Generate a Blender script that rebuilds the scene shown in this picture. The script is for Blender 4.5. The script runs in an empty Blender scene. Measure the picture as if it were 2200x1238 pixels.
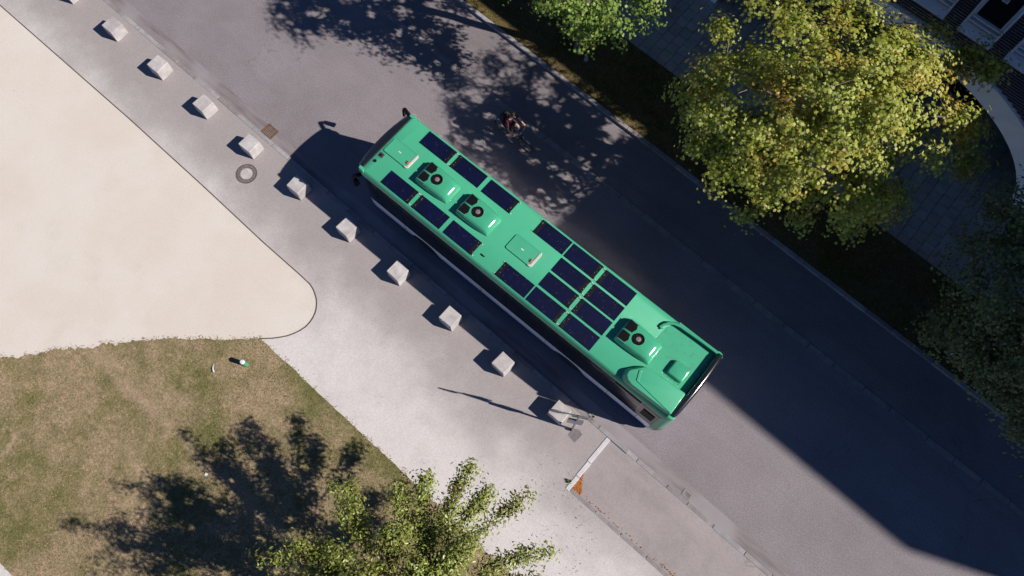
import bpy, bmesh, math, random
import numpy as np
from mathutils import Vector, Matrix
random.seed(7); RNG = np.random.default_rng(7)
scene = bpy.context.scene
COLL = scene.collection

# ---------------------------------------------------------------- camera, sky, sun, exposure
cam_data = bpy.data.cameras.new("camera"); cam = bpy.data.objects.new("camera", cam_data); COLL.objects.link(cam)
cam_data.sensor_width = 36.0; cam_data.lens = 28.0; cam_data.clip_start = 0.1; cam_data.clip_end = 2000.0
CAM_LOC = Vector((10.487, -6.565, 25.553))
CR = Vector((0.76396, 0.645243, 0.005209)); CU = Vector((-0.617614, 0.728862, 0.295489)); CB = Vector((0.186865, -0.228959, 0.955332))
M = Matrix.Identity(4)
for i in range(3):
    M[i][0] = CR[i]; M[i][1] = CU[i]; M[i][2] = CB[i]; M[i][3] = CAM_LOC[i]
cam.matrix_world = M
scene.camera = cam
SUN_EL = math.radians(39.0); SUN_H = Vector((0.927, 0.376, 0)).normalized()
to_sun = Vector((SUN_H.x*math.cos(SUN_EL), SUN_H.y*math.cos(SUN_EL), math.sin(SUN_EL)))
world = bpy.data.worlds.new("World"); scene.world = world; world.use_nodes = True
wn = world.node_tree.nodes; wl = world.node_tree.links
sky = wn.new("ShaderNodeTexSky"); sky.sky_type = 'NISHITA'; sky.sun_disc = False
sky.sun_elevation = SUN_EL; sky.sun_rotation = math.atan2(SUN_H.x, SUN_H.y)
sky.altitude = 2500; sky.air_density = 1.0; sky.dust_density = 0.0; sky.ozone_density = 8.0
bg = wn["Background"]; bg.inputs[1].default_value = 0.057
wl.new(sky.outputs[0], bg.inputs[0])
sun_data = bpy.data.lights.new("sun", 'SUN'); sun_data.energy = 5.0; sun_data.angle = math.radians(0.53); sun_data.color = (1.0, 0.94, 0.82)
sun = bpy.data.objects.new("sun", sun_data); COLL.objects.link(sun); sun.location = (30, 12, 40)
sun.rotation_euler = to_sun.to_track_quat('Z', 'Y').to_euler()
scene.view_settings.view_transform = 'Standard'; scene.view_settings.look = 'None'
scene.view_settings.exposure = 0.55; scene.view_settings.gamma = 1.0; scene.view_settings.use_curve_mapping = False
scene.render.engine = 'CYCLES'; scene.cycles.use_denoising = True
scene.cycles.sample_clamp_indirect = 0.0; scene.cycles.blur_glossy = 0.0; scene.cycles.caustics_reflective = True; scene.cycles.max_bounces = 8; scene.cycles.transparent_max_bounces = 8

# ---------------------------------------------------------------- helpers
SLOPE = -0.0218; SROT = math.atan(SLOPE)      # the street runs a hair askew of the parked bus
def W(s, t): return (s, t + SLOPE*s)
def px_of(p):
    d = Vector(p) - CAM_LOC; z = -d.dot(CB)
    return (1100 + 1711*d.dot(CR)/z, 619 - 1711*d.dot(CU)/z)
def tag(o, label=None, cat=None, group=None, kind=None):
    if label: o["label"] = label
    if cat: o["category"] = cat
    if group: o["group"] = group
    if kind: o["kind"] = kind
    return o
def empty(name, loc=(0,0,0), rz=0.0):
    o = bpy.data.objects.new(name, None); COLL.objects.link(o); o.location = loc; o.rotation_euler = (0,0,rz); o.empty_display_size = 0.2
    return o
def inst(name, mesh, parent=None, loc=(0,0,0), rz=0.0, scale=None, rot=None):
    o = bpy.data.objects.new(name, mesh); COLL.objects.link(o); o.parent = parent; o.location = loc
    o.rotation_euler = rot if rot else (0,0,rz)
    if scale: o.scale = scale
    return o

class MB:
    def __init__(s): s.v = []; s.f = []; s.m = []
    def add(s, vs, fs, mi=0):
        b = len(s.v); s.v += [tuple(map(float, v)) for v in vs]; s.f += [tuple(b+i for i in f) for f in fs]; s.m += [mi]*len(fs); return s
    def box(s, c, size, rz=0.0, mi=0, top=None, mat=None):
        x, y, z = c; a, b, h = size[0]/2, size[1]/2, size[2]/2; ta, tb = (a, b) if top is None else (top[0]/2, top[1]/2)
        pts = [(-a,-b,-h),(a,-b,-h),(a,b,-h),(-a,b,-h),(-ta,-tb,h),(ta,-tb,h),(ta,tb,h),(-ta,tb,h)]
        if mat is not None: vs = [tuple(mat @ Vector(p) + Vector(c)) for p in pts]
        else:
            ca, sa = math.cos(rz), math.sin(rz); vs = [(x+p[0]*ca-p[1]*sa, y+p[0]*sa+p[1]*ca, z+p[2]) for p in pts]
        return s.add(vs, [(3,2,1,0),(4,5,6,7),(0,1,5,4),(1,2,6,5),(2,3,7,6),(3,0,4,7)], mi)
    def prism(s, poly, z0, z1, mi=0, top=None):
        n = len(poly); tp = top or poly
        vs = [(p[0],p[1],z0) for p in poly] + [(p[0],p[1],z1) for p in tp]
        return s.add(vs, [tuple(range(n-1,-1,-1)), tuple(range(n,2*n))] + [(i,(i+1)%n,n+(i+1)%n,n+i) for i in range(n)], mi)
    def sheet(s, poly, z, mi=0): return s.add([(p[0],p[1],z) for p in poly], [tuple(range(len(poly)))], mi)
    def tube(s, pts, rs, n=8, cap=True, mi=0):
        pts = [Vector(p) for p in pts]; rs = [rs]*len(pts) if not hasattr(rs, '__len__') else rs
        vs = []; ref = None
        for i, p in enumerate(pts):
            d = (pts[min(i+1,len(pts)-1)] - pts[max(i-1,0)]).normalized()
            if ref is None or abs(ref.dot(d)) > 0.99: ref = Vector((0,0,1)) if abs(d.z) < 0.9 else Vector((1,0,0))
            u = (ref - d*ref.dot(d)).normalized(); w = d.cross(u); ref = u
            for k in range(n):
                a = 2*math.pi*k/n; q = p + (u*math.cos(a)+w*math.sin(a))*rs[i]; vs.append(tuple(q))
        fs = []
        for i in range(len(pts)-1):
            for k in range(n): fs.append((i*n+k, i*n+(k+1)%n, (i+1)*n+(k+1)%n, (i+1)*n+k))
        if cap: fs += [tuple(range(n-1,-1,-1)), tuple(range((len(pts)-1)*n, len(pts)*n))]
        return s.add(vs, fs, mi)
    def lathe(s, prof, c=(0,0,0), n=24, axis='z', mi=0, cap=True):
        vs = []
        for r, h in prof:
            for k in range(n):
                a = 2*math.pi*k/n; x, y = r*math.cos(a), r*math.sin(a)
                q = (x,y,h) if axis == 'z' else ((x,h,y) if axis == 'y' else (h,x,y)); vs.append((q[0]+c[0],q[1]+c[1],q[2]+c[2]))
        fs = []
        for i in range(len(prof)-1):
            for k in range(n): fs.append((i*n+k, i*n+(k+1)%n, (i+1)*n+(k+1)%n, (i+1)*n+k))
        if cap: fs += [tuple(range(n-1,-1,-1)), tuple(range((len(prof)-1)*n, len(prof)*n))]
        return s.add(vs, fs, mi)
    def mesh(s, name, mats=None, bevel=0.0, seg=2, smooth=False, angle=0.5):
        me = bpy.data.meshes.new(name); me.from_pydata(s.v, [], s.f)
        bm = bmesh.new(); bm.from_mesh(me)
        for f, mi in zip(bm.faces, s.m): f.material_index = mi
        bmesh.ops.recalc_face_normals(bm, faces=bm.faces)
        if bevel:
            es = [e for e in bm.edges if len(e.link_faces) == 2 and e.calc_face_angle(0) > angle]
            bmesh.ops.bevel(bm, geom=es, offset=bevel, segments=seg, affect='EDGES', profile=0.5, clamp_overlap=True)
        if smooth:
            for f in bm.faces: f.smooth = True
            for e in bm.edges:
                if len(e.link_faces) == 2 and e.calc_face_angle(0) > 0.75: e.smooth = False
        bm.to_mesh(me); bm.free()
        for m in (mats if isinstance(mats, (list, tuple)) else [mats]):
            if m: me.materials.append(m)
        return me
    def build(s, name, mats, parent=None, loc=(0,0,0), rz=0.0, **k): return inst(name, s.mesh(name, mats, **k), parent, loc, rz)

def fast_mesh(name, V, F, mat, smooth=False):
    """V (n,3) array, F (m,k) int array of equal-sized faces"""
    me = bpy.data.meshes.new(name); n, (m, k) = len(V), F.shape
    me.vertices.add(n); me.vertices.foreach_set("co", np.ascontiguousarray(V, dtype=np.float32).ravel())
    me.loops.add(m*k); me.loops.foreach_set("vertex_index", np.ascontiguousarray(F, dtype=np.int32).ravel())
    me.polygons.add(m); me.polygons.foreach_set("loop_start", np.arange(0, m*k, k, dtype=np.int32))
    me.polygons.foreach_set("loop_total", np.full(m, k, dtype=np.int32))
    if smooth: me.polygons.foreach_set("use_smooth", np.ones(m, dtype=bool))
    me.materials.append(mat); me.update(calc_edges=True); me.validate()
    return me

# ---------------------------------------------------------------- materials
def lin(c): return tuple((x/12.92 if x <= 0.04045 else ((x+0.055)/1.055)**2.4) for x in (v/255 for v in c))
KEXP = (1.50, 1.48, 1.37)      # how bright a white sheet in this sun comes out, so colours can be given as they look when lit
def lit(r, g, b): return tuple(v/k for v, k in zip(lin((r, g, b)), KEXP))
class NT:
    def __init__(s, name):
        s.m = bpy.data.materials.new(name); s.m.use_nodes = True; s.t = s.m.node_tree; s.n = s.t.nodes; s.b = s.n["Principled BSDF"]; s._pos = None
    def link(s, a, b): s.t.links.new(a, b)
    def pos(s):
        if s._pos is None: s._pos = s.n.new("ShaderNodeNewGeometry")
        return s._pos.outputs["Position"]
    def noise(s, scale, detail=4, rough=0.6, stretch=None, rot=0.0, dist=0.0):
        nd = s.n.new("ShaderNodeTexNoise"); nd.inputs["Scale"].default_value = scale; nd.inputs["Detail"].default_value = detail; nd.inputs["Roughness"].default_value = rough; nd.inputs["Distortion"].default_value = dist
        src = s.pos()
        if stretch:
            mp = s.n.new("ShaderNodeMapping"); mp.inputs["Scale"].default_value = stretch; mp.inputs["Rotation"].default_value = (0,0,rot); s.link(src, mp.inputs[0]); src = mp.outputs[0]
        s.link(src, nd.inputs["Vector"]); return nd.outputs[0]
    def voro(s, scale, feature='F1'):
        nd = s.n.new("ShaderNodeTexVoronoi"); nd.inputs["Scale"].default_value = scale; nd.feature = feature; s.link(s.pos(), nd.inputs["Vector"]); return nd.outputs["Distance"]
    def ramp(s, fac, lo, hi):
        nd = s.n.new("ShaderNodeMapRange"); nd.inputs[1].default_value = lo; nd.inputs[2].default_value = hi; nd.interpolation_type = 'SMOOTHSTEP'; s.link(fac, nd.inputs[0]); return nd.outputs[0]
    def mix(s, fac, a, b, mode='MIX'):
        nd = s.n.new("ShaderNodeMix"); nd.data_type = 'RGBA'; nd.blend_type = mode
        if isinstance(fac, float): nd.inputs[0].default_value = fac
        else: s.link(fac, nd.inputs[0])
        for sock, v in ((nd.inputs[6], a), (nd.inputs[7], b)):
            if isinstance(v, tuple): sock.default_value = v + (1,) if len(v) == 3 else v
            else: s.link(v, sock)
        return nd.outputs[2]
    def math(s, op, a, b=None):
        nd = s.n.new("ShaderNodeMath"); nd.operation = op
        for sock, v in zip(nd.inputs, (a, b)):
            if v is None: continue
            if isinstance(v, (int, float)): sock.default_value = v
            else: s.link(v, sock)
        return nd.outputs[0]
    def t_coord(s):
        d = s.n.new("ShaderNodeVectorMath"); d.operation = 'DOT_PRODUCT'; d.inputs[1].default_value = (-SLOPE, 1, 0); s.link(s.pos(), d.inputs[0]); return d.outputs["Value"]
    def color(s, c):
        if isinstance(c, tuple): s.b.inputs["Base Color"].default_value = c + (1,)
        else: s.link(c, s.b.inputs["Base Color"])
        return s
    def rough(s, r, spec=None, metal=0.0):
        s.b.inputs["Roughness"].default_value = r; s.b.inputs["Metallic"].default_value = metal
        if spec is not None: s.b.inputs["Specular IOR Level"].default_value = spec
        return s
    def bump(s, h, strength=0.3, dist=0.01):
        nd = s.n.new("ShaderNodeBump"); nd.inputs["Strength"].default_value = strength; nd.inputs["Distance"].default_value = dist; s.link(h, nd.inputs["Height"]); s.link(nd.outputs[0], s.b.inputs["Normal"]); return s

def plain(name, c, rough=0.5, metal=0.0, var=0.12, vs=3.0, spec=None, coat=0.0, bump=0.0):
    t = NT(name); n = t.noise(vs, 5)
    dark = tuple(v*(1-var) for v in c); light = tuple(min(1, v*(1+var)) for v in c)
    t.color(t.mix(t.ramp(n, 0.3, 0.7), dark, light)).rough(rough, spec, metal)
    if coat: t.b.inputs["Coat Weight"].default_value = coat; t.b.inputs["Coat Roughness"].default_value = 0.04
    if bump: t.bump(t.noise(vs*12, 3), bump, 0.004)
    return t.m

def m_asphalt(name, base, light, speck=0.35, big=0.35, fine=24.0, surface_tone=True):
    t = NT(name)
    c = t.mix(t.ramp(t.noise(big, 5, 0.65), 0.32, 0.68), base, light)
    c = t.mix(t.ramp(t.noise(2.4, 4, 0.7), 0.4, 0.75), c, tuple(v*0.90 for v in light))
    g = t.noise(fine, 3, 0.75)
    c = t.mix(t.ramp(g, 0.34, 0.66), t.mix(1.0, c, (1-speck, 1-speck, 1-speck), 'MULTIPLY'), t.mix(1.0, c, (1+speck*0.8,)*3, 'MULTIPLY'))
    sp = t.ramp(t.voro(9.0), 0.05, 0.02)
    c = t.mix(t.math('MULTIPLY', sp, t.ramp(t.noise(3.1, 2), 0.52, 0.6)), c, tuple(v*0.35 for v in base))
    if surface_tone:
        tracks = t.ramp(t.noise(1.0, 4, 0.6, stretch=(0.05, 1.5, 1), rot=-SROT), 0.48, 0.72); c = t.mix(t.math('MULTIPLY', tracks, 0.30), c, tuple(v*0.80 for v in base))
        stains = t.ramp(t.noise(0.75, 7, 0.75, dist=0.8), 0.62, 0.74); c = t.mix(t.math('MULTIPLY', stains, 0.35), c, tuple(v*0.70 for v in base))
        ck = t.n.new("ShaderNodeTexVoronoi"); ck.feature = 'DISTANCE_TO_EDGE'; ck.inputs["Scale"].default_value = 0.22
        wv = t.n.new("ShaderNodeVectorMath"); wv.operation = 'ADD'; wn_ = t.n.new("ShaderNodeTexNoise"); wn_.inputs["Scale"].default_value = 2.2; wn_.inputs["Detail"].default_value = 6; t.link(t.pos(), wn_.inputs["Vector"]); t.link(t.pos(), wv.inputs[0]); t.link(wn_.outputs[1], wv.inputs[1]); t.link(wv.outputs[0], ck.inputs["Vector"])
        crack = t.math('MULTIPLY', t.ramp(ck.outputs["Distance"], 0.006, 0.002), t.ramp(t.noise(0.16, 2), 0.50, 0.60)); c = t.mix(t.math('MULTIPLY', crack, 0.35), c, tuple(v*0.5 for v in base))
    t.color(c).rough(0.9, 0.25).bump(g, 0.5, 0.006)
    return t

road_m = m_asphalt("road_asphalt", lit(138,129,131), lit(152,143,146), 0.24)
road_m = road_m.m
bay_m = m_asphalt("bay_asphalt", lit(160,150,148), lit(176,166,163), 0.10, 0.6).m
park_m = m_asphalt("parking_asphalt", lit(128,119,122), lit(146,137,139), 0.26).m
def m_gutter():
    t = NT("gutter_mastic"); st = t.noise(1.6, 6, 0.7, stretch=(0.35, 3.0, 1), rot=-SROT)
    c = t.mix(t.ramp(st, 0.35, 0.7), lit(150,140,141), lit(122,112,113))
    c = t.mix(t.ramp(t.noise(0.28, 3), 0.45, 0.65), c, lit(160,152,155))
    t.color(c).rough(0.8, 0.3).bump(t.noise(40, 3), 0.25, 0.004); return t.m
gutter_m = m_gutter()
def m_pavement():
    t = NT("pavement_asphalt"); tt = t.t_coord()
    surface_tone = t.math('ADD', t.math('MULTIPLY', tt, -1.0), t.math('MULTIPLY', t.math('SUBTRACT', t.noise(0.55, 5, 0.6), 0.5), 3.2))
    c = t.mix(t.ramp(surface_tone, 3.0, 6.2), lit(171,162,159), lit(224,216,212))     # pale surface, darker towards the kerb
    c = t.mix(t.math('MULTIPLY', t.ramp(t.noise(0.9, 6, 0.75), 0.42, 0.8), 0.35), c, lit(180,169,168))
    g = t.noise(26.0, 4, 0.8)
    c = t.mix(t.ramp(g, 0.3, 0.7), t.mix(1.0, c, (0.84,)*3, 'MULTIPLY'), t.mix(1.0, c, (1.1,)*3, 'MULTIPLY'))
    spots = t.math('MULTIPLY', t.ramp(t.voro(2.3), 0.035, 0.02), t.ramp(t.noise(1.1, 2), 0.5, 0.6))
    c = t.mix(spots, c, lit(95,86,82))
    t.color(c).rough(0.92, 0.2).bump(g, 0.35, 0.004); return t.m
pave_m = m_pavement()
def m_beige():
    t = NT("bound_gravel_beige")
    c = t.mix(t.ramp(t.noise(0.33, 4, 0.6), 0.3, 0.7), lit(227,214,200), lit(233,223,212))
    c = t.mix(t.math('MULTIPLY', t.ramp(t.noise(0.7, 6, 0.7), 0.5, 0.85), 0.5), c, lit(212,200,184))
    g = t.noise(30.0, 4, 0.8)
    c = t.mix(t.ramp(g, 0.3, 0.7), t.mix(1.0, c, (0.88,)*3, 'MULTIPLY'), t.mix(1.0, c, (1.07,)*3, 'MULTIPLY'))
    t.color(c).rough(0.95, 0.1).bump(g, 0.3, 0.004); return t.m
beige_m = m_beige()
def m_lawn(name, dry, green, bare, path=None):
    t = NT(name)
    c = t.mix(t.ramp(t.noise(0.36, 7, 0.70), 0.42, 0.64), dry, green)
    c = t.mix(t.ramp(t.noise(1.1, 6, 0.7, dist=0.6), 0.56, 0.72), c, bare)
    g = t.noise(14.0, 6, 0.85)
    c = t.mix(t.ramp(t.noise(3.0, 5, 0.75), 0.38, 0.66), t.mix(1.0, c, (0.80,0.84,0.74), 'MULTIPLY'), t.mix(1.0, c, (1.10,1.06,1.04), 'MULTIPLY'))
    c = t.mix(t.ramp(g, 0.32, 0.68), t.mix(1.0, c, (0.58,)*3, 'MULTIPLY'), t.mix(1.0, c, (1.30,)*3, 'MULTIPLY'))
    if path is not None:                                   # a trodden, bare line across the lawn
        sx = t.n.new("ShaderNodeSeparateXYZ"); t.link(t.pos(), sx.inputs[0])
        off = t.math('ADD', t.math('ADD', sx.outputs["Y"], -path), t.math('MULTIPLY', t.math('SUBTRACT', t.noise(0.8, 4), 0.5), 0.9))
        f = t.math('MULTIPLY', t.ramp(t.math('ABSOLUTE', off), 0.30, 0.05), t.ramp(t.noise(1.7, 4, 0.7), 0.30, 0.55)); c = t.mix(t.math('MULTIPLY', f, 0.42), c, bare)
    t.color(c).rough(0.95, 0.1).bump(g, 0.8, 0.03); return t.m
lawn_m = m_lawn("dry_lawn", lit(174,152,124), lit(124,119,78), lit(196,168,144), -11.0)
verge_m = m_lawn("verge_soil", lit(128,108,78), lit(100,92,52), lit(120,100,76))
def m_blade(name, cols):
    t = NT(name); r = t.n.new("ShaderNodeNewGeometry"); rp = r.outputs["Random Per Island"]
    cr = t.n.new("ShaderNodeValToRGB"); el = cr.color_ramp.elements
    while len(el) < len(cols): el.new(0.5)
    for i, c in enumerate(cols): el[i].position = i/(len(cols)-1); el[i].color = c + (1,)
    t.link(rp, cr.inputs[0]); t.color(cr.outputs[0]).rough(0.8, 0.2); return t.m
blade_m = m_blade("grass_blades", [lit(112,112,64), lit(170,150,112), lit(136,128,80), lit(192,172,138)])
vblade_m = m_blade("verge_blades", [lit(110,100,52), lit(158,138,84), lit(90,92,44), lit(176,156,104)])
def m_leaf(name, cols, patch=None, patch_scale=0.6, trans=0.35, rough=0.5):
    t = NT(name); r = t.n.new("ShaderNodeNewGeometry"); rp = r.outputs["Random Per Island"]
    cr = t.n.new("ShaderNodeValToRGB"); el = cr.color_ramp.elements
    while len(el) < len(cols): el.new(0.5)
    for i, c in enumerate(cols): el[i].position = i/(len(cols)-1); el[i].color = c + (1,)
    t.link(rp, cr.inputs[0]); c = cr.outputs[0]
    if patch:
        f = t.ramp(t.math('ADD', t.noise(patch_scale, 3), t.math('MULTIPLY', rp, 0.22)), 0.64, 0.84)
        c = t.mix(f, c, t.mix(t.ramp(rp, 0.3, 0.8), patch[0], patch[1]))
    t.color(c).rough(rough, 0.4)
    tr = t.n.new("ShaderNodeBsdfTranslucent"); t.link(c, tr.inputs[0]); ms = t.n.new("ShaderNodeMixShader"); ms.inputs[0].default_value = trans
    t.link(t.b.outputs[0], ms.inputs[1]); t.link(tr.outputs[0], ms.inputs[2]); t.link(ms.outputs[0], t.n["Material Output"].inputs[0])
    return t.m
maple_leaf = m_leaf("maple_leaves", [lit(146,160,50), lit(194,200,78), lit(168,180,62), lit(228,230,136), lit(206,212,98), lit(158,172,56)], (lit(232,216,98), lit(228,192,92)), 0.7, 0.45)
fresh_leaf = m_leaf("young_maple_leaves", [lit(124,156,60), lit(156,186,86), lit(140,170,72), lit(182,202,112)], (lit(182,186,92), lit(176,170,76)), 0.5, 0.4)
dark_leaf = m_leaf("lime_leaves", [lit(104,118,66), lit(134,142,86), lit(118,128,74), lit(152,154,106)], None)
cherry_leaf = m_leaf("cherry_leaves", [lit(122,136,50), lit(162,172,76), lit(106,118,44), lit(198,202,118), lit(144,150,62)], (lit(116,92,50), lit(96,74,44)), 1.2, 0.25, 0.35)
bark_m = plain("bark", lit(120,106,100), 0.9, var=0.35, vs=9, bump=0.8)
twig_m = plain("twig_bark", lit(112,96,86), 0.85, var=0.3, vs=7)
def m_concrete(name, a, b, vary=0.35):
    t = NT(name); c = t.mix(t.ramp(t.noise(3.5, 6, 0.7), 0.35, 0.7), a, b)
    c = t.mix(t.ramp(t.noise(1.1, 3), 0.5, 0.75), c, tuple(v*0.82 for v in a))
    pits = t.ramp(t.voro(22.0), 0.10, 0.05)
    if vary:
        oi = t.n.new("ShaderNodeObjectInfo"); c = t.mix(t.math('MULTIPLY', oi.outputs["Random"], vary), c, tuple(v*0.7 for v in a))
    c = t.mix(t.math('MULTIPLY', pits, t.ramp(t.noise(8, 2), 0.5, 0.62)), c, tuple(v*0.45 for v in a))
    t.color(c).rough(0.85, 0.25).bump(t.noise(30, 5, 0.7), 0.35, 0.006); return t.m
conc_m = m_concrete("weathered_concrete", lit(192,184,181), lit(220,213,210), 0.22)
granite_m = m_concrete("granite_kerb", lit(160,156,158), lit(184,180,182))
granite_d = m_concrete("granite_grey", lit(146,138,138), lit(170,162,161))
edging_m = m_concrete("pale_edging", lit(214,209,210), lit(228,224,225))
paver_m = [m_concrete("paver_slate", lit(178,172,168), lit(196,190,184)), m_concrete("paver_warm", lit(180,164,160), lit(196,180,174)), m_concrete("paver_cool", lit(168,170,168), lit(186,188,184))]
iron_m = plain("cast_iron", lit(146,132,128), 0.7, 0.4, 0.2, 9, bump=0.3)
rust_m = plain("rusty_iron", lit(122,96,80), 0.8, 0.2, 0.25, 8, bump=0.3)
hole_m = plain("dark_void", (0.01,0.01,0.012), 0.9)
steel_m = plain("edging_steel", lit(112,98,86), 0.7, 0.3, 0.2, 4)
galv_m = plain("galvanised_steel", lit(176,180,184), 0.38, 0.85, 0.12, 6)
sign_back = plain("sign_back_grey", lit(128,128,126), 0.5, 0.4, 0.1, 4)
# bus
def m_green(name, dirt=0.0):
    t = NT(name); base = lit(80,186,143)
    c = t.mix(t.ramp(t.noise(0.9, 5, 0.6), 0.3, 0.75), base, tuple(v*0.93 for v in base))
    c = t.mix(t.math('MULTIPLY', t.ramp(t.noise(5, 6, 0.75), 0.52, 0.75), 0.18 + dirt), c, lit(96,128,104))
    st = t.ramp(t.noise(2.2, 5, 0.7, stretch=(2.4, 0.35, 1)), 0.5, 0.78); c = t.mix(t.math('MULTIPLY', st, 0.24), c, lit(120,160,136))
    c = t.mix(t.ramp(t.noise(38, 3, 0.8), 0.62, 0.8), c, tuple(v*0.86 for v in base))
    t.color(c).rough(0.40, 0.35); t.b.inputs["Coat Weight"].default_value = 0.18; t.b.inputs["Coat Roughness"].default_value = 0.08
    return t.m
green_m = m_green("bus_green_paint"); green_d = m_green("bus_green_grimy", 0.75)
green_g = plain("bus_green_gloss", lit(74,176,134), 0.16, 0, 0.04, 2, 0.5, 0.8)
def m_panel():
    t = NT("solar_cells"); c = t.mix(t.ramp(t.noise(2, 3), 0.3, 0.7), lit(3,10,42), lit(5,14,54))
    sp = t.math('MULTIPLY', t.ramp(t.voro(15.0), 0.20, 0.10), t.ramp(t.noise(6.0, 3), 0.5, 0.62))
    c = t.mix(sp, c, lit(112,110,132)); c = t.mix(t.ramp(t.noise(120, 2), 0.55, 0.8), c, lit(40,40,78))
    t.color(c).rough(0.5, 0.18).bump(t.noise(18, 3), 0.12, 0.004); return t.m
panel_m = m_panel()
strip_m = plain("panel_strip", lit(22,21,30), 0.6, 0, 0.4, 18, 0.2)
clip_m = plain("white_clip", lit(214,214,210), 0.4)
black_gl = plain("black_gloss", (0.012,0.013,0.016), 0.12, 0, 0.1, 2, 0.5, 0.5)
black_mt = plain("black_plastic", (0.006,0.006,0.008), 0.7, 0, 0.15, 5, 0.06)
def m_glass_bus(name, rough, wave):
    t = NT(name); t.color((0.008,0.009,0.011)).rough(rough, 0.8)
    t.bump(t.noise(1.4, 2, 0.4, stretch=(1.0,1.0,0.5), dist=0.5), wave, 0.10); return t.m
glass_bus = m_glass_bus("bus_window_glass", 0.14, 0.25); glass_top = m_glass_bus("bus_top_light_glass", 0.18, 0.5)
white_p = plain("bus_white_paint", (0.80,0.79,0.82), 0.3, 0, 0.06, 2, 0.5, 0.3)
blue_p = plain("bus_blue_paint", (0.012,0.075,0.55), 0.3, 0, 0.1, 2, 0.5, 0.3)
grey_p = plain("grey_rubber", lit(70,68,70), 0.6)
lens_red = plain("red_lens", (0.5,0.05,0.03), 0.15, 0, 0.1, 8, 0.5, 0.5)
lens_amb = plain("amber_lens", (0.7,0.26,0.03), 0.2)
rubber_m = plain("tyre_rubber", (0.018,0.018,0.02), 0.8, 0, 0.2, 12)
rim_m = plain("blue_rim", (0.02,0.06,0.25), 0.4, 0.2)
cream_m = plain("cream_plastic", lit(214,206,200), 0.5, 0, 0.08, 6)
red_pl = plain("red_plastic", lit(206,70,56), 0.4)
label_w = plain("white_label", lit(232,234,232), 0.5, 0, 0.03)

# ---------------------------------------------------------------- the setting: ground, road, pavements
PZ = 0.10                                   # pavement level above the road
def strip(name, s0, s1, t0, t1, z, mat, parent=None, n=1):
    return MB().sheet([W(s0,t0), W(s1,t0), W(s1,t1), W(s0,t1)], z).build(name, mat, parent)
g = MB().sheet([(-400,-400),(400,-400),(400,400),(-400,400)], -0.06).build("ground", verge_m); tag(g, "bare ground around the street", kind="structure")
road = strip("road", -90, 110, -1.47, 4.56, 0.0, road_m); tag(road, "grey asphalt road under the bus", kind="structure")
gut = strip("gutter", -90, 110, -1.90, -1.47, 0.004, gutter_m); tag(gut, "smooth gutter strip between road and near kerb", kind="structure")
lane = strip("parking_lane", -90, 110, 4.78, 6.80, 0.002, park_m); tag(lane, "shaded asphalt lane along the far kerb", kind="structure")
pav = MB().sheet([W(-90,-2.05), W(10.97,-2.05), W(10.97,-4.08), W(110,-4.08), W(110,-70), W(-90,-70)], PZ).build("pavement", pave_m)
tag(pav, "pale asphalt pavement with the concrete cubes", kind="structure")
pad = strip("driveway", 11.10, 110, -4.0, -2.03, 0.065, bay_m); tag(pad, "asphalt bay behind the bus stop", kind="structure")
MB().prism([(-0.17,-0.14),(0.15,-0.2),(0.19,0.16),(0.0,0.22),(-0.16,0.14)], 0.0, 0.004).build("asphalt_patch", park_m, pav, (10.16,-2.90,PZ))
# beige square with its rounded tip
tip = [(-0.21,-4.71),(0.26,-4.73),(0.48,-4.79),(0.64,-4.87),(0.79,-4.96),(0.91,-5.07),(1.02,-5.20),(1.10,-5.34),(1.16,-5.51),(1.19,-5.69),(1.19,-5.88),(1.14,-6.08),(1.06,-6.28),(0.95,-6.48),(0.80,-6.67),(0.64,-6.85),(0.33,-7.13)]
edge = [W(-90,-4.72), W(-40,-4.72), W(-16,-4.74), W(-9,-4.66), W(-5,-4.68), W(-2,-4.73)] + tip
bz = MB().sheet(edge + [(0.2,-7.5),(-1.6,-9.9),(-3.0,-11.4),(-4.69,-12.9),(-8.85,-16.93),(-14,-21),(-60,-60),(-90,-60)], PZ+0.004).build("plaza", beige_m)
tag(bz, "beige bound-gravel square with a rounded tip", kind="structure")
mb = MB()
for (a, b) in zip(edge[1:-1], edge[2:]):
    d = Vector((b[0]-a[0], b[1]-a[1], 0)); L_ = d.length; mb.box(((a[0]+b[0])/2, (a[1]+b[1])/2, PZ+0.008), (L_+0.012, 0.035, 0.016), math.atan2(d.y, d.x))
mb.build("steel_edging", steel_m, bz)
# lawn: ragged outline
def ragged(a, b, n, amp, rng):
    out = []; d = Vector((b[0]-a[0], b[1]-a[1])); nrm = Vector((-d.y, d.x)).normalized(); w = 0
    for i in range(n):
        f = i/n; w = 0.8*w + 0.6*rng.normal(0, amp); out.append((a[0]+d.x*f+nrm.x*w, a[1]+d.y*f+nrm.y*w))
    return out
rg = np.random.default_rng(3)
lawn_poly = ragged((0.41,-7.10), (-2.08,-9.20), 70, 0.022, rg) + ragged((-2.08,-9.20), (-3.22,-10.36), 44, 0.035, rg) + ragged((-3.22,-10.36), (-4.9,-12.2), 60, 0.05, rg) + ragged((-4.9,-12.2), (-9.5,-16.85), 90, 0.05, rg)
lawn_poly += ragged(W(-9.5,-17.04), W(34,-17.04), 200, 0.012, rg) + ragged(W(34,-7.15), (0.41,-7.12), 300, 0.014, rg)
from mathutils.geometry import delaunay_2d_cdt
def cdt_sheet(name, poly, z, mat):
    vs, es, fs, *_ = delaunay_2d_cdt([Vector(p) for p in poly], [], [list(range(len(poly)))], 1, 1e-5)
    return MB().add([(v.x, v.y, z) for v in vs], [tuple(f) for f in fs]).build(name, mat)
lawn = cdt_sheet("lawn", lawn_poly, PZ+0.02, lawn_m); tag(lawn, "dry patchy lawn in the lower left", kind="structure")
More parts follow.
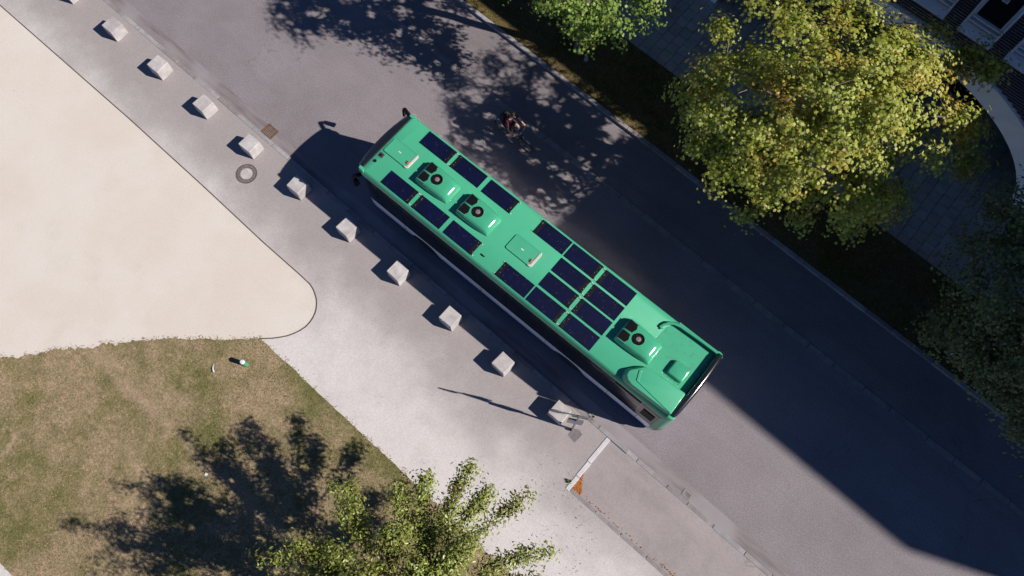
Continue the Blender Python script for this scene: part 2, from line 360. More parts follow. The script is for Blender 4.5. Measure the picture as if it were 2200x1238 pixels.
strip("verge", -90, 110, 6.95, 9.70, PZ+0.006, verge_m); tag(bpy.data.objects["verge"], "dry grass verge with the street trees", kind="structure")
bed = strip("paver_bed", -60, 60, 9.62, 16.5, PZ-0.03, hole_m); tag(bed, "dark bedding under the pavers", kind="structure")

# kerbs, every stone its own piece
def stones(name, label, s0, s1, t, wdt, h, z0, length, mats, gap=0.012, vary=0.2, seed=1, top_tilt=0.0):
    r = random.Random(seed); root = empty(name, (0,0,0)); tag(root, label, kind="structure"); s = s0; cache = {}
    while s < s1:
        L_ = length*(1 + r.uniform(-vary, vary)); L_ = round(L_*5)/5; mi = r.randrange(len(mats)); key = (L_, mi)
        if key not in cache: cache[key] = MB().box((0,0,0), (L_-gap, wdt, h)).mesh("kerb_stone", mats[mi], bevel=0.012, seg=1)
        x, y = W(s+L_/2, t); inst("kerb_stone", cache[key], root, (x, y + r.uniform(-.004,.004), z0+h/2+r.uniform(-.006,.006)), SROT + r.uniform(-.003,.003)); s += L_
    return root
stones("near_kerb", "raised granite kerb along the bus side", -18, 11.15, -1.975, 0.15, 0.30, PZ+0.006-0.30, 1.0, [granite_m, granite_d, granite_m], seed=4)
stones("flush_kerb", "flush granite kerb behind the bus stop", 11.15, 24, -1.975, 0.15, 0.20, 0.072-0.2, 1.0, [granite_d, granite_m], seed=5)
stones("lane_divider", "flush granite strip dividing the road from the far lane", -16, 32, 4.67, 0.21, 0.20, 0.008-0.2, 1.2, [granite_d], seed=6)
stones("far_kerb", "raised granite kerb along the verge", -16, 32, 6.875, 0.15, 0.30, 0.13-0.30, 1.0, [granite_d, granite_m], seed=7)
root = empty("step_edging"); tag(root, "pale stone edging running out from the kerb at the bus stop", kind="structure")
for t0, t1 in ((-2.06,-3.03),(-3.04,-3.60),(-3.61,-4.13)):
    MB().box((0,0,0), (0.15, t1-t0 if t1 > t0 else t0-t1, 0.30)).build("kerb_stone", edging_m, root, (*W(11.045,(t0+t1)/2), PZ+0.02-0.15), SROT, bevel=0.012, seg=1)
root = empty("bay_edging"); tag(root, "thin grey edging along the far side of the asphalt bay", kind="structure")
for i in range(14):
    MB().box((0,0,0), (0.985, 0.13, 0.2)).build("kerb_stone", granite_d, root, (*W(11.62+i*1.0,-4.055), PZ+0.006-0.1), SROT, bevel=0.01, seg=1)

# pavers
paving = empty("paving"); tag(paving, "staggered square pavers in front of the slatted building", kind="structure")
pmesh = [MB().box((0,0,0), (0.392,0.412,0.06)).mesh("paver", m, bevel=0.008, seg=1) for m in paver_m]
cand = []; rest = MB()
for i in range(-50, 75):
    off = 0.21*(i % 2) + (0.1 if i % 3 == 0 else 0)
    for j in range(-1, 16):
        s = i*0.405; t = 9.62 + 0.206 + j*0.424 + off - 0.15
        if t > (15.9 if 3.6 < s < 17.0 else 13.1): continue
        x, y = W(s, t); u, v = px_of((x,y,PZ)); seen = -15 < u < 2215 and -15 < v < 1250
        vis = seen and ((u < 1660 and v < 320 and u > 1200) or (u > 1840 and v > 330))
        cand.append((0 if vis else (1 if seen else 2), abs(u-1500) if u < 1700 else abs(u-2030)*1.2, x, y))
cand.sort(key=lambda c: c[:2])
pr = random.Random(9)
for k, (a, b, x, y) in enumerate(cand):
    z = PZ - 0.03 + pr.uniform(-.004,.004); mi = pr.choice((0,0,1,2))
    if k < 300: inst("paver", pmesh[mi], paving, (x,y,z), SROT+pr.uniform(-.006,.006))
    else: rest.box((x,y,z), (0.392,0.412,0.06), SROT, mi)
tag(rest.build("outer_pavers", paver_m, paving), kind="stuff")

# lawn and verge grass blades
def blades(name, label, pts, zbase, h, mat, seed, wd=0.012):
    r = np.random.default_rng(seed); n = len(pts); a = r.uniform(0, 2*np.pi, n); hh = h*r.uniform(0.4, 1.3, n); lean = r.normal(0, 0.7, (n,2))*hh[:,None]; w = wd*r.uniform(0.6,1.6,n)
    dx, dy = np.cos(a)*w, np.sin(a)*w; V = np.empty((n,3,3))
    V[:,0] = np.c_[pts[:,0]-dx, pts[:,1]-dy, np.full(n, zbase)]; V[:,1] = np.c_[pts[:,0]+dx, pts[:,1]+dy, np.full(n, zbase)]
    V[:,2] = np.c_[pts[:,0]+lean[:,0], pts[:,1]+lean[:,1], zbase+hh]
    o = inst(name, fast_mesh(name, V.reshape(-1,3), np.arange(3*n).reshape(-1,3), mat)); tag(o, label, "grass", kind="stuff"); return o
def in_poly(P, poly):
    x, y = P[:,0], P[:,1]; ins = np.zeros(len(P), bool); n = len(poly)
    for i in range(n):
        x1, y1 = poly[i]; x2, y2 = poly[(i+1) % n]
        c = ((y1 > y) != (y2 > y)); 
        with np.errstate(divide='ignore', invalid='ignore'): ins ^= c & (x < (x2-x1)*(y-y1)/(y2-y1)+x1)
    return ins
P = np.c_[RNG.uniform(-8,14.5,200000), RNG.uniform(-17.6,-7.0,200000)]
blob = sum(np.sin(P[:,0]*k1+P[:,1]*k2+ph) for k1,k2,ph in ((1.1,.7,0),(-.8,1.6,1),(2.3,-1.1,2),(.5,2.9,4),(3.4,2.2,5)))
P = P[in_poly(P, lawn_poly) & (RNG.uniform(-4,5,len(P)) < blob + 1.5)]
blades("grass", "short patchy grass on the lawn", P, PZ+0.015, 0.035, blade_m, 5)
# tufts that creep over the lawn's edges
et = []; lp = np.array(lawn_poly)
for i in range(len(lp)):
    x, y = lp[i]
    if -9 < x < 14 and RNG.random() < 0.5: et.append(np.c_[RNG.normal(x,0.06,12), RNG.normal(y,0.06,12)])
blades("edge_grass", "ragged grass along the lawn's edge", np.concatenate(et), PZ, 0.05, blade_m, 6)
P = np.c_[RNG.uniform(-6,24,60000), RNG.uniform(6.98,9.6,60000)]; P[:,1] += SLOPE*P[:,0]
blades("verge_grass", "sparse dry grass on the shaded verge", P, PZ, 0.05, vblade_m, 8, 0.010)

# ---------------------------------------------------------------- buildings
cladd_m = plain("dark_cladding", lit(38,36,48), 0.7, 0, 0.2, 2)
slat_m = plain("facade_slats", lit(120,116,122), 0.6, 0, 0.15, 2)
stucco_m = plain("pale_stucco", (0.74,0.77,0.82), 0.9, 0, 0.06, 2)
frame_m = plain("window_frame_alu", (0.56,0.60,0.68), 0.45, 0.0, 0.05, 2)
pane_m = NT("window_pane").color((0.006,0.007,0.009)).rough(0.05, 0.5).m
FT = 13.30; AX = 10.35; OA, OZ, IA, IZ = 7.05, 4.78, 6.25, 4.02
def FX(s): return W(s, FT)
bld = empty("office_building", (*W(10,FT), 0), SROT)
tag(bld, "dark slatted office building with pale arch and deep-set windows at the upper right", "building")
LOFF = W(10,FT)
def loc(s, dt, z): return (s-10, dt, z)      # building frame: along the facade, outwards is -dt
H2 = 11.60; S0, S1 = -16.0, 33.4
mb = MB(); xs = np.linspace(AX-OA, AX+OA, 61)
mb.box(((S0+AX-OA)/2-10, 0.25, H2/2), (AX-OA-S0, 0.5, H2)); mb.box(((AX+OA+S1)/2-10, 0.25, H2/2), (S1-AX-OA, 0.5, H2))
for a, b in zip(xs[:-1], xs[1:]):
    za = IZ*math.sqrt(max(0,1-((a-AX)/IA)**2)) if abs(a-AX) < IA else 0; zb = IZ*math.sqrt(max(0,1-((b-AX)/IA)**2)) if abs(b-AX) < IA else 0
    vs = [(a-10,0,za),(b-10,0,zb),(b-10,0,H2),(a-10,0,H2),(a-10,.5,za),(b-10,.5,zb),(b-10,.5,H2),(a-10,.5,H2)]
    mb.add(vs, [(0,1,2,3),(4,5,6,7),(0,1,5,4),(3,2,6,7)])
mb.build("wall", cladd_m, bld)
MB().box(((S0+S1)/2-10, 7.0, H2/2-0.2), (S1-S0, 12.9, 0.0001+H2-0.4-8)).build("upper_block", cladd_m, bld, (0,0,4))
mb = MB(); mb.box((0.35,3.4,2.2), (16,0.3,4.4)); mb.box((-8.2,1.9,2.2), (0.3,3,4.4)); mb.box((8.6,1.9,2.2), (0.3,3,4.4)); mb.build("recess_wall", cladd_m, bld)
MB().box((0.35,2.0,4.5), (17,3.2,0.2)).build("recess_ceiling", cladd_m, bld)
MB().box(((S0+S1)/2-10, 6.5, H2+0.1), (S1-S0+0.2, 13.6, 0.25)).build("roof", stucco_m, bld)
mb = MB(); th = np.linspace(0, math.pi, 65); ring = []
for a in th:
    c, s = math.cos(a), math.sin(a); ring.append(((AX+IA*c-10, IZ*s), (AX+OA*c-10, OZ*s)))
for (i0,o0),(i1,o1) in zip(ring[:-1], ring[1:]):
    y0, y1 = -0.16, 0.55
    vs = [(i0[0],y0,i0[1]),(i1[0],y0,i1[1]),(o1[0],y0,o1[1]),(o0[0],y0,o0[1]),(i0[0],y1,i0[1]),(i1[0],y1,i1[1]),(o1[0],y1,o1[1]),(o0[0],y1,o0[1])]
    mb.add(vs, [(0,1,2,3),(4,5,6,7),(0,1,5,4),(3,2,6,7)])
mb.build("arch", stucco_m, bld)
# windows: sill, frame, pane
WX0, WP, WW = 11.40, 1.55, 1.07
wins = []
for storey, (zb, zt) in enumerate(((5.60, 8.05), (8.8, 11.1))):
    for k in range(-7, 13):
        x = WX0 + k*WP
        if x > S0+1 and x+WW < S1-1: wins.append((x, zb, zt))
wcache = {}
for x, zb, zt in wins:
    key = round(zt-zb,2); h = zt-zb
    if key not in wcache:
        fm = MB(); d = -0.10
        fm.box((0.03,d,h/2+0.15),(0.06,0.24,h-0.3)); fm.box((WW-0.03,d,h/2+0.15),(0.06,0.24,h-0.3)); fm.box((WW/2,d,h-0.03),(WW-0.12,0.24,0.06))
        for zz, dd in ((0.33,-0.02),(0.48,0.02)): fm.box((WW/2,dd,zz),(WW-0.12,0.16,0.075))
        fm.box((0.10,0.02,(h+0.5)/2),(0.08,0.1,h-0.56)); fm.box((WW-0.10,0.02,(h+0.5)/2),(0.08,0.1,h-0.56))
        wcache[key] = (fm.mesh("frame", frame_m, bevel=0.006, seg=1), MB().add([(0,-0.26,0.0),(WW,-0.26,0.0),(WW,0.02,0.16),(0,0.02,0.16),(0,-0.26,-0.04),(WW,-0.26,-0.04),(WW,0.02,-0.04),(0,0.02,-0.04)], [(0,1,2,3),(7,6,5,4),(0,4,5,1),(1,5,6,2),(2,6,7,3),(3,7,4,0)]).mesh("sill", frame_m), MB().box((WW/2,0.04,(h+0.44)/2),(WW-0.26,0.02,h-0.56)).mesh("pane", pane_m))
    fr, si, pa = wcache[key]
    w = inst("window", pa, bld, (x-10, -0.075, zb)); inst("frame", fr, w, (0,0,0)); inst("sill", si, w, (0,0,0))
    if zb < 6 and abs(x-WX0) < 0.01:
        st = MB().box((0,0,0),(0.17,0.004,0.15)).build("sticker", label_w, w, (0.50,0.022,1.42))
        for q in range(3): MB().box((0,0,0),(0.014,0.004,0.08)).build("sticker_line", hole_m, w, (0.465+q*0.035,0.019,1.42))
        MB().box((0,0,0),(0.13,0.004,0.012)).build("sticker_line", hole_m, w, (0.50,0.0185,1.475))
# slats: every piece the photo shows is its own part, the rest above and beside are one mass
slat_n = 0; far_slats = MB(); smc = {}
def slat_row(z):
    global slat_n
    cuts = []
    if z < OZ: wdt = OA*math.sqrt(max(0,1-(z/OZ)**2)); cuts.append((AX-wdt-0.02, AX+wdt+0.02))
    for x, zb, zt in wins:
        if zb-0.08 < z < zt+0.05: cuts.append((x-0.01, x+WW+0.01))
    cuts.sort(); s = S0
    for a, b in cuts + [(S1,S1)]:
        if a - s > 0.02:
            seen = False
            for f in np.linspace(0,1,9):
                x, y = W(s+(a-s)*f, FT); u, v = px_of((x,y,z)); seen |= (0 < u < 2200 and 0 < v < 1238)
            if seen and slat_n < 300:
                key = round(a-s,3)
                if key not in smc: smc[key] = MB().box((0,0,0), (a-s, 0.05, 0.035)).mesh("slat", slat_m)
                inst("slat", smc[key], bld, ((s+a)/2-10, -0.045, z)); slat_n += 1
            else: far_slats.box(((s+a)/2-10, -0.045, z), (a-s, 0.05, 0.035))
        s = max(s, b)
for k in range(1, 122):
    z = 0.06 + k*0.104
    if z < H2-0.05: slat_row(z)
tag(far_slats.build("upper_slats", slat_m, bld), kind="stuff")
# the tall block whose shadow falls over road and verge
tw = empty("tower_block", (*W(41,FT), 0), SROT); tag(tw, "tall block beyond the frame whose shadow darkens the road", "building")
TH = 24.8; mb = MB().box((0.0,7.0,TH/2), (14.9,13.6,TH)); mb.build("wall", cladd_m, tw, (0,0,0))
MB().box((0,7.0,TH+0.06), (14.8,13.5,0.12)).build("roof", stucco_m, tw)
wm = MB().box((0,0,0),(1.1,0.1,1.9)).mesh("window", pane_m); fm = MB().box((0,0,0),(1.3,0.06,2.1)).mesh("frame", frame_m)
for zz in range(7):
    for k in range(7):
        w = inst("window", wm, tw, (-6+k*2.0, 0.16, 2.2+zz*3.3)); inst("frame", fm, w, (0,0.0,0))

# ---------------------------------------------------------------- the bus (front towards -X)
bus = empty("bus", (0,-0.03,0)); tag(bus, "green-roofed city bus with solar panels on the roof, parked along the kerb", "bus")
ARCHES = (2.43, 8.58)
def arch_z(x):
    z = 0.0
    for c in ARCHES:
        d = abs(x-c)
        if d < 0.60: z = max(z, 0.43 + math.sqrt(0.60**2-d*d)*0.72)
    return z
def outline(hw, xf, xr, rf, rr, bulge=0.0, n=150):
    """closed loop, starts at the rear of the left (-y) side"""
    pts = []
    for i in range(n+1): pts.append((xr-rr + (xf+rf-xr+rr)*i/n, -hw, True))
    for i in range(1,9):
        a = math.pi/2*i/8; pts.append((xf+rf-rf*math.sin(a), -hw+rf-rf*math.cos(a), False))
    for i in range(1,10):
        y = (-hw+rf) + 2*(hw-rf)*i/10; pts.append((xf - bulge*(1-(y/(hw-rf))**2), y, False))
    for i in range(8,-1,-1):
        a = math.pi/2*i/8; pts.append((xf+rf-rf*math.sin(a), hw-rf+rf*math.cos(a), i == 0))
    for i in range(1,n+1): pts.append((xf+rf + (xr-rr-xf-rf)*i/n, hw, True))
    for i in range(1,7):
        a = math.pi/2*i/6; pts.append((xr-rr+rr*math.sin(a), hw-rr+rr*math.cos(a), False))
    for i in range(1,4): pts.append((xr, hw-rr-2*(hw-rr)*i/4, False))
    for i in range(6,0,-1):
        a = math.pi/2*i/6; pts.append((xr-rr+rr*math.sin(a), -hw+rr-rr*math.cos(a), False))
    return pts
def band(levels, arches=False, cap_top=False, cap_bot=False):
    """levels: (z, hw, xf, xr, rf, rr, bulge)"""
    mb = MB(); vs = []; n = None
    for (z, hw, xf, xr, rf, rr, bu) in levels:
        o = outline(hw, xf, xr, rf, rr, bu); n = len(o)
        vs += [(x, y, max(z, arch_z(x)) if (arches and side) else z) for x, y, side in o]
    fs = []
    for i in range(len(levels)-1):
        for k in range(n):
            q = (i*n+k, i*n+(k+1)%n, (i+1)*n+(k+1)%n, (i+1)*n+k)
            if arches and all(abs(vs[q[0]][2]-vs[q[3]][2]) < 1e-5 and abs(vs[q[1]][2]-vs[q[2]][2]) < 1e-5 for _ in (0,)): continue
            fs.append(q)
    if cap_top: fs.append(tuple(range((len(levels)-1)*n, len(levels)*n)))
    if cap_bot: fs.append(tuple(range(n-1,-1,-1)))
    return mb.add(vs, fs)
XR = 12.06
band([(0.27,1.245,-0.16,XR+0.02,0.40,0.30,0.10),(0.40,1.27,-0.20,XR+0.04,0.40,0.30,0.10),(0.53,1.275,-0.22,XR+0.05,0.40,0.30,0.10)], True).build("skirt", blue_p, bus, smooth=True)
band([(0.53,1.275,-0.22,XR+0.05,0.40,0.30,0.10),(0.80,1.275,-0.25,XR+0.05,0.40,0.30,0.10),(0.98,1.272,-0.26,XR+0.04,0.40,0.30,0.10)], True).build("waist_panel", white_p, bus, smooth=True)
band([(0.30,1.20,-0.1,XR-0.05,0.40,0.30,0.10),(0.32,1.20,-0.1,XR-0.05,0.40,0.30,0.10)], False, True, True).build("underbody", black_mt, bus)
band([(0.98,1.268,-0.26,XR+0.03,0.40,0.30,0.10),(1.8,1.258,-0.24,XR+0.01,0.40,0.28,0.11),(2.70,1.235,-0.16,XR,0.38,0.26,0.11)], False, True).build("window_band", black_gl, bus, smooth=True)
# rear quarter in green with red lamp cluster
for sgn in (-1, 1):
    a = [(XR-0.16+0.22*math.sin(u), sgn*(1.285-0.30+0.30*math.cos(u))) for u in np.linspace(0, 1.35, 7)]
    mb = MB(); lv = [(0.74,0.0),(1.2,0.0),(2.0,-0.01),(2.74,-0.03)]; vs = []
    for z, ins in lv: vs += [(x, y+sgn*ins, z) for x, y in [(XR-0.30, sgn*1.287)] + a]
    n = 8; mb.add(vs, [(i*n+k, i*n+k+1, (i+1)*n+k+1, (i+1)*n+k) for i in range(3) for k in range(n-1)]); mb.build("rear_corner", green_m, bus, smooth=True)
    mb = MB(); vs = []
    for z in (0.80, 1.10): vs += [(x+0.008, y+sgn*0.010, z) for x, y in a[1:]]
    mb.add(vs, [(k,k+1,6+k+1,6+k) for k in range(5)]); mb.build("tail_lamp", lens_red, bus, smooth=True)
# roof shell
roof_lv = [(2.70,1.262,-0.02,XR+0.01,0.10,0.22,0.0),(2.74,1.275,-0.03,XR+0.03,0.10,0.22,0.0),(2.82,1.272,-0.03,XR+0.03,0.10,0.22,0.0),(2.89,1.252,-0.02,XR+0.02,0.10,0.22,0.0),(2.945,1.225,-0.01,XR,0.10,0.22,0.0),(2.98,1.19,0.0,XR-0.02,0.09,0.20,0.0),(3.0,1.15,0.02,XR-0.05,0.08,0.18,0.0)]
roof = band(roof_lv, False, True, True).build("roof", green_m, bus, smooth=True)
for sgn in (-1,1): MB().box((6.2, sgn*1.252, 2.675), (11.3, 0.03, 0.03)).build("rain_gutter", black_mt, bus)
# side windows: one pane each, with thin gaps
for sgn in (-1, 1):
    xs = [0.35,1.62,3.05,4.62,5.98,7.35,8.72,10.15,11.12]
    for a, b in zip(xs[:-1], xs[1:]):
        x0, x1 = a+0.012, b-0.012
        mb = MB(); q = []
        for z, yy in ((1.0,1.273),(1.8,1.265),(2.30,1.253)): q.append([(x0, sgn*yy, z),(x1, sgn*yy, z)])
        mb.add(sum(q, []), [(0,1,3,2),(2,3,5,4)])
        w = mb.build("window", glass_bus, bus)
        MB().add([(x0,sgn*1.262,2.32),(x1,sgn*1.262,2.32),(x1,sgn*1.242,2.66),(x0,sgn*1.242,2.66)], [(0,1,2,3)]).build("top_light", glass_top, w)  # upper panes added full length, tilted to throw reflected sun onto the road
    MB().add([(11.14,sgn*1.276,1.02),(11.78,sgn*1.276,1.02),(11.78,sgn*1.248,2.45),(11.14,sgn*1.248,2.45)], [(0,1,2,3)]).build("engine_panel", glass_bus, bus)
    MB().box((11.47, sgn*1.268, 1.78), (0.42, 0.016, 0.72)).build("engine_vent", hole_m, bus)
    MB().box((10.62, sgn*1.262, 2.52), (0.95, 0.03, 0.05)).build("hinge_rail", grey_p, bus)
    for x in (0.9, 4.9): MB().box((x, sgn*1.283, 0.56), (0.10, 0.02, 0.05)).build("side_marker", lens_amb, bus)
    for xx in (1.55, 4.9, 7.6, 10.1, 11.25): MB().box((xx, sgn*1.2745, 0.76), (0.012, 0.01, 0.40)).build("panel_joint", grey_p, bus)
MB().add([(-0.262-0.09*(1-(y/0.86)**2)+dx, y, z) for z, dx in ((1.05,0.0),(1.9,0.02),(2.62,0.085)) for y in np.linspace(-0.86,0.86,11)], [(i*11+k,i*11+k+1,(i+1)*11+k+1,(i+1)*11+k) for i in range(2) for k in range(10)]).build("windscreen", glass_bus, bus, smooth=True)
# black front cap over the destination display, with its seam
cap = [(0.0,-1.16),(-0.10,-1.17),(-0.19,-1.10)] + [(-0.21-0.10*(1-(y/1.05)**2), y) for y in np.linspace(-1.0,1.0,13)] + [(-0.19,1.10),(-0.10,1.17),(0.0,1.16)]
cap_in = [(x*0.55 if x < 0 else -0.004, y*0.985) for x, y in cap]
mb = MB().prism(cap, 2.62, 2.93); mb.prism(cap, 2.93, 3.004, top=cap_in); mb.build("front_cap", black_gl, bus, smooth=True)
MB().box((-0.15,0,2.985),(0.012,1.9,0.01)).build("cap_seam", grey_p, bus)
MB().box((0.0,0,3.003),(0.010,2.24,0.006)).build("roof_seal", galv_m, bus)
for sgn in (-1,1):
    pl = [(-0.13,sgn*1.14),(-0.12,sgn*1.235),(0.13,sgn*1.262),(0.12,sgn*1.20),(0.0,sgn*1.13)]
    MB().prism(pl if sgn > 0 else pl[::-1], 2.80, 3.03, top=[(x*0.85+0.01,y*0.985) for x, y in (pl if sgn > 0 else pl[::-1])]).build("corner_fin", green_m, bus, bevel=0.015)
# wing mirrors
for sgn, arm, head, sz in ((1, [(-0.04,1.10,2.90),(-0.20,1.18,2.95),(-0.40,1.24,2.93),(-0.50,1.26,2.80)], (-0.51,1.27,2.60), (0.09,0.19,0.36)), (-1, [(-0.02,-1.20,2.60),(-0.14,-1.34,2.58),(-0.22,-1.42,2.50),(-0.22,-1.44,2.36)], (-0.20,-1.43,2.14), (0.10,0.19,0.42))):
    m = MB().tube(arm, [0.06,0.065,0.06,0.04], 8).build("wing_mirror", black_mt, bus, smooth=True)
    MB().box((0,0,0), sz, 0, 0, (sz[0]*0.7, sz[1]*0.75)).build("mirror_head", black_mt, m, head, sgn*0.25, bevel=0.03)
    MB().box((0,0,0), (0.006, sz[1]*0.75, sz[2]*0.7)).build("mirror_glass", glass_bus, m, (head[0]+sz[0]*0.5,head[1],head[2]), sgn*0.25)
# wheels
for cx in ARCHES:
    for sgn in (-1, 1):
        w = MB().lathe([(0.30,-0.14),(0.46,-0.14),(0.485,-0.11),(0.485,0.11),(0.46,0.14),(0.30,0.14)], (cx, sgn*1.09, 0.487), 32, 'y').build("wheel", rubber_m, bus, smooth=True)
        MB().lathe([(0.05,0.06*sgn),(0.12,0.10*sgn),(0.14,0.03*sgn),(0.24,0.02*sgn),(0.29,0.10*sgn),(0.305,0.146*sgn),(0.30,0.05*sgn)], (cx, sgn*1.09, 0.487), 28, 'y').build("rim", rim_m, w, smooth=True)
        mb = MB()
        for k in range(10):
            a = 2*math.pi*k/10; mb.lathe([(0.018,0),(0.018,0.05*sgn)], (cx+0.19*math.cos(a), sgn*1.115, 0.487+0.19*math.sin(a)), 6, 'y')
        mb.build("wheel_bolts", galv_m, w)
# solar panels
PW, PD = 1.135, 0.515
pm = MB().box((0,0,0), (PW,PD,0.012)).mesh("solar_panel", panel_m); sm = MB().box((0,0,0), (0.125,PD-0.004,0.006)).mesh("junction_strip", strip_m)
cm = MB().lathe([(0.019,-0.006),(0.019,0.012),(0.01,0.02)], n=10).mesh("clip", clip_m, smooth=True); bm_ = MB().lathe([(0.009,0),(0.009,0.006)], n=8).mesh("rivet", clip_m); hm = MB().box((0,0,0),(0.075,0.028,0.03)).mesh("cable_hook", strip_m, bevel=0.006, seg=1)
grid = [(0.765,0.895,1),(2.04,0.895,-1),(3.33,0.885,1),(0.765,-0.885,1),(2.045,-0.885,-1),(3.33,-0.885,1),(5.41,0.895,-1),(6.60,0.895,1),(6.60,0.305,1),(6.60,-0.285,1),(6.60,-0.885,1),(5.41,-0.885,-1),(7.875,0.875,-1),(7.875,0.285,-1),(7.875,-0.295,-1),(7.875,-0.885,-1)]
prr = random.Random(2)
for x0, yc, end in grid:
    p = inst("solar_panel", pm, bus, (x0+PW/2, yc, 3.008)); ex = PW/2-0.0625 if end > 0 else -PW/2+0.0625
    inst("junction_strip", sm, p, (ex,0,0.0085))
    for sg in (-1,1):
        inst("clip", cm, p, (end*(PW/2+0.045), sg*(PD/2-0.03), -0.004)); inst("cable_hook", hm, p, (end*(PW/2-0.02), sg*(PD/2-0.035), 0.018), prr.uniform(-.3,.3))
    for k in range(3): inst("rivet", bm_, p, (ex+prr.uniform(-.045,.045), prr.uniform(-.2,.2), 0.0115), scale=(.7,.7,1))
# roof ventilators
def vent_unit(x0, name="roof_ventilator"):
    # (x, half width at base, half width at top, top z)
    st = [(0.00,0.40,0.36,0.17),(0.05,0.425,0.355,0.215),(0.30,0.43,0.345,0.245),(0.60,0.42,0.335,0.25),(0.90,0.40,0.32,0.235),(1.06,0.38,0.305,0.21),(1.16,0.365,0.30,0.16),(1.21,0.355,0.32,0.08),(1.23,0.35,0.345,0.0)]
    mb = MB(); vs = []; n = 12
    for x, wb, wt, zt in st:
        ring = [(-wb,0.0),(-wb,0.03),(-(wb*0.75+wt*0.25),zt*0.55),(-wt-0.012,zt-0.03),(-wt+0.02,zt-0.004),(-wt*0.4,zt+0.004),(wt*0.4,zt+0.004),(wt-0.02,zt-0.004),(wt+0.012,zt-0.03),((wb*0.75+wt*0.25),zt*0.55),(wb,0.03),(wb,0.0)]
        vs += [(x,y,z) for y, z in ring]
    fs = [(i*n+k,i*n+k+1,(i+1)*n+k+1,(i+1)*n+k) for i in range(len(st)-1) for k in range(n-1)] + [tuple(range(n))]
    v = mb.add(vs, fs).build(name, green_g, bus, (x0,-0.02,3.0), smooth=True)
    for sg in (-1,1):
        pl = [(0.055,sg*0.035),(0.055,sg*0.345),(0.30,sg*0.325),(0.355,sg*0.20),(0.30,sg*0.035)]
        if sg < 0: pl = pl[::-1]
        gr = MB().prism(pl, 0.0, 0.012).build("intake_grille", black_mt, v, (0,0,0.243))
        q = MB()
        for k in range(7): q.box((0.10+k*0.033, sg*0.19, 0.016), (0.008,0.22 if k < 5 else 0.14,0.008))
        q.build("grille_bars", strip_m, gr)
        MB().prism([(0.05,-0.012),(0.05,0.012),(0.36,0.012),(0.36,-0.012)], 0, 0.02).build("spine", green_g, v, (0,sg*0.345,0.235))
    f = MB().lathe([(0.175,0.0),(0.178,0.03),(0.155,0.035),(0.145,0.008),(0.14,-0.005)], (0,0,0), 28).build("fan", black_mt, v, (0.57,0,0.246), smooth=True)
    MB().lathe([(0.15,0.004),(0.15,0.010)], n=28).build("fan_well", black_mt, f)
    MB().lathe([(0.075,0.012),(0.075,0.032),(0.06,0.038)], n=20).build("fan_hub", iron_m, f, smooth=True)
    q = MB()
    for k in range(7):
        a = 2*math.pi*k/7; q.box((0.105*math.cos(a),0.105*math.sin(a),0.018), (0.075,0.035,0.006), a+0.5)
    q.build("fan_blades", strip_m, f)
    for k in range(3):
        a = 2*math.pi*k/3+0.6; inst("screw", bm_, v, (0.57+0.195*math.cos(a), 0.195*math.sin(a), 0.247), scale=(1.2,1.2,1.5))
for x0 in (1.57, 3.22, 9.33): vent_unit(x0)
# roof hatches
def rrect(x0, x1, y0, y1, r, n=5):
    out = []
    for cx, cy, a0 in ((x1-r,y1-r,0),(x0+r,y1-r,90),(x0+r,y0+r,180),(x1-r,y0+r,270)):
        for k in range(n+1):
            a = math.radians(a0+90*k/n); out.append((cx+r*math.cos(a), cy+r*math.sin(a)))
    return out
for x0 in (0.10, 5.09):
    h = MB().prism(rrect(0,0.95,-0.29,0.27,0.06), 0, 0.032).build("roof_hatch", green_m, bus, (x0,0.0,3.002), bevel=0.004, seg=1)
    MB().prism(rrect(-0.012,0.95,-0.302,0.282,0.065), 0, 0.006).build("hatch_seal", black_mt, h)
    MB().prism([(0.86,-0.30),(0.95,-0.30),(0.99,-0.28),(1.01,-0.24),(1.01,0.22),(0.99,0.26),(0.95,0.28),(0.93,0.22),(0.93,-0.22),(0.90,-0.25)], 0.0, 0.05).build("hatch_end_frame", cream_m, h, bevel=0.008, seg=1)
    MB().prism(rrect(-0.05,0.05,-0.016,0.016,0.004), 0.032, 0.036).build("sticker", label_w, h, (0.45,-0.01,0), -0.05)
    MB().lathe([(0.055,0.032),(0.055,0.042),(0.045,0.044)], (0.85,-0.10,0), 18).build("knob_recess", green_m, h, smooth=True)
    MB().box((0.885,-0.115,0.06), (0.05,0.11,0.035)).build("emergency_handle", red_pl, h, bevel=0.012)
# small devices at the front edge and the fin aerial
d = MB().prism(rrect(-0.085,0.085,-0.08,0.08,0.01), 0, 0.012).build("sensor", grey_p, bus, (0.16,-0.45,3.0)); MB().lathe([(0.04,0.012),(0.036,0.045),(0.012,0.055)], n=16).build("sensor_dome", black_mt, d, smooth=True)
MB().lathe([(0.048,0),(0.048,0.03),(0.04,0.04)], n=18).build("aerial_puck", black_mt, bus, (0.15,-0.72,3.0), smooth=True)
MB().add([(-0.09,0,0),(-0.03,-0.028,0),(0.09,-0.02,0),(0.10,0,0),(0.09,0.02,0),(-0.03,0.028,0),(0.05,0,0.075),(0.085,0,0.07)], [(0,1,6),(1,2,7,6),(2,3,7),(3,4,7),(4,5,6,7),(5,0,6),(0,5,4,3,2,1)]).build("fin_aerial", black_mt, bus, (4.72,-0.92,3.0), smooth=True)
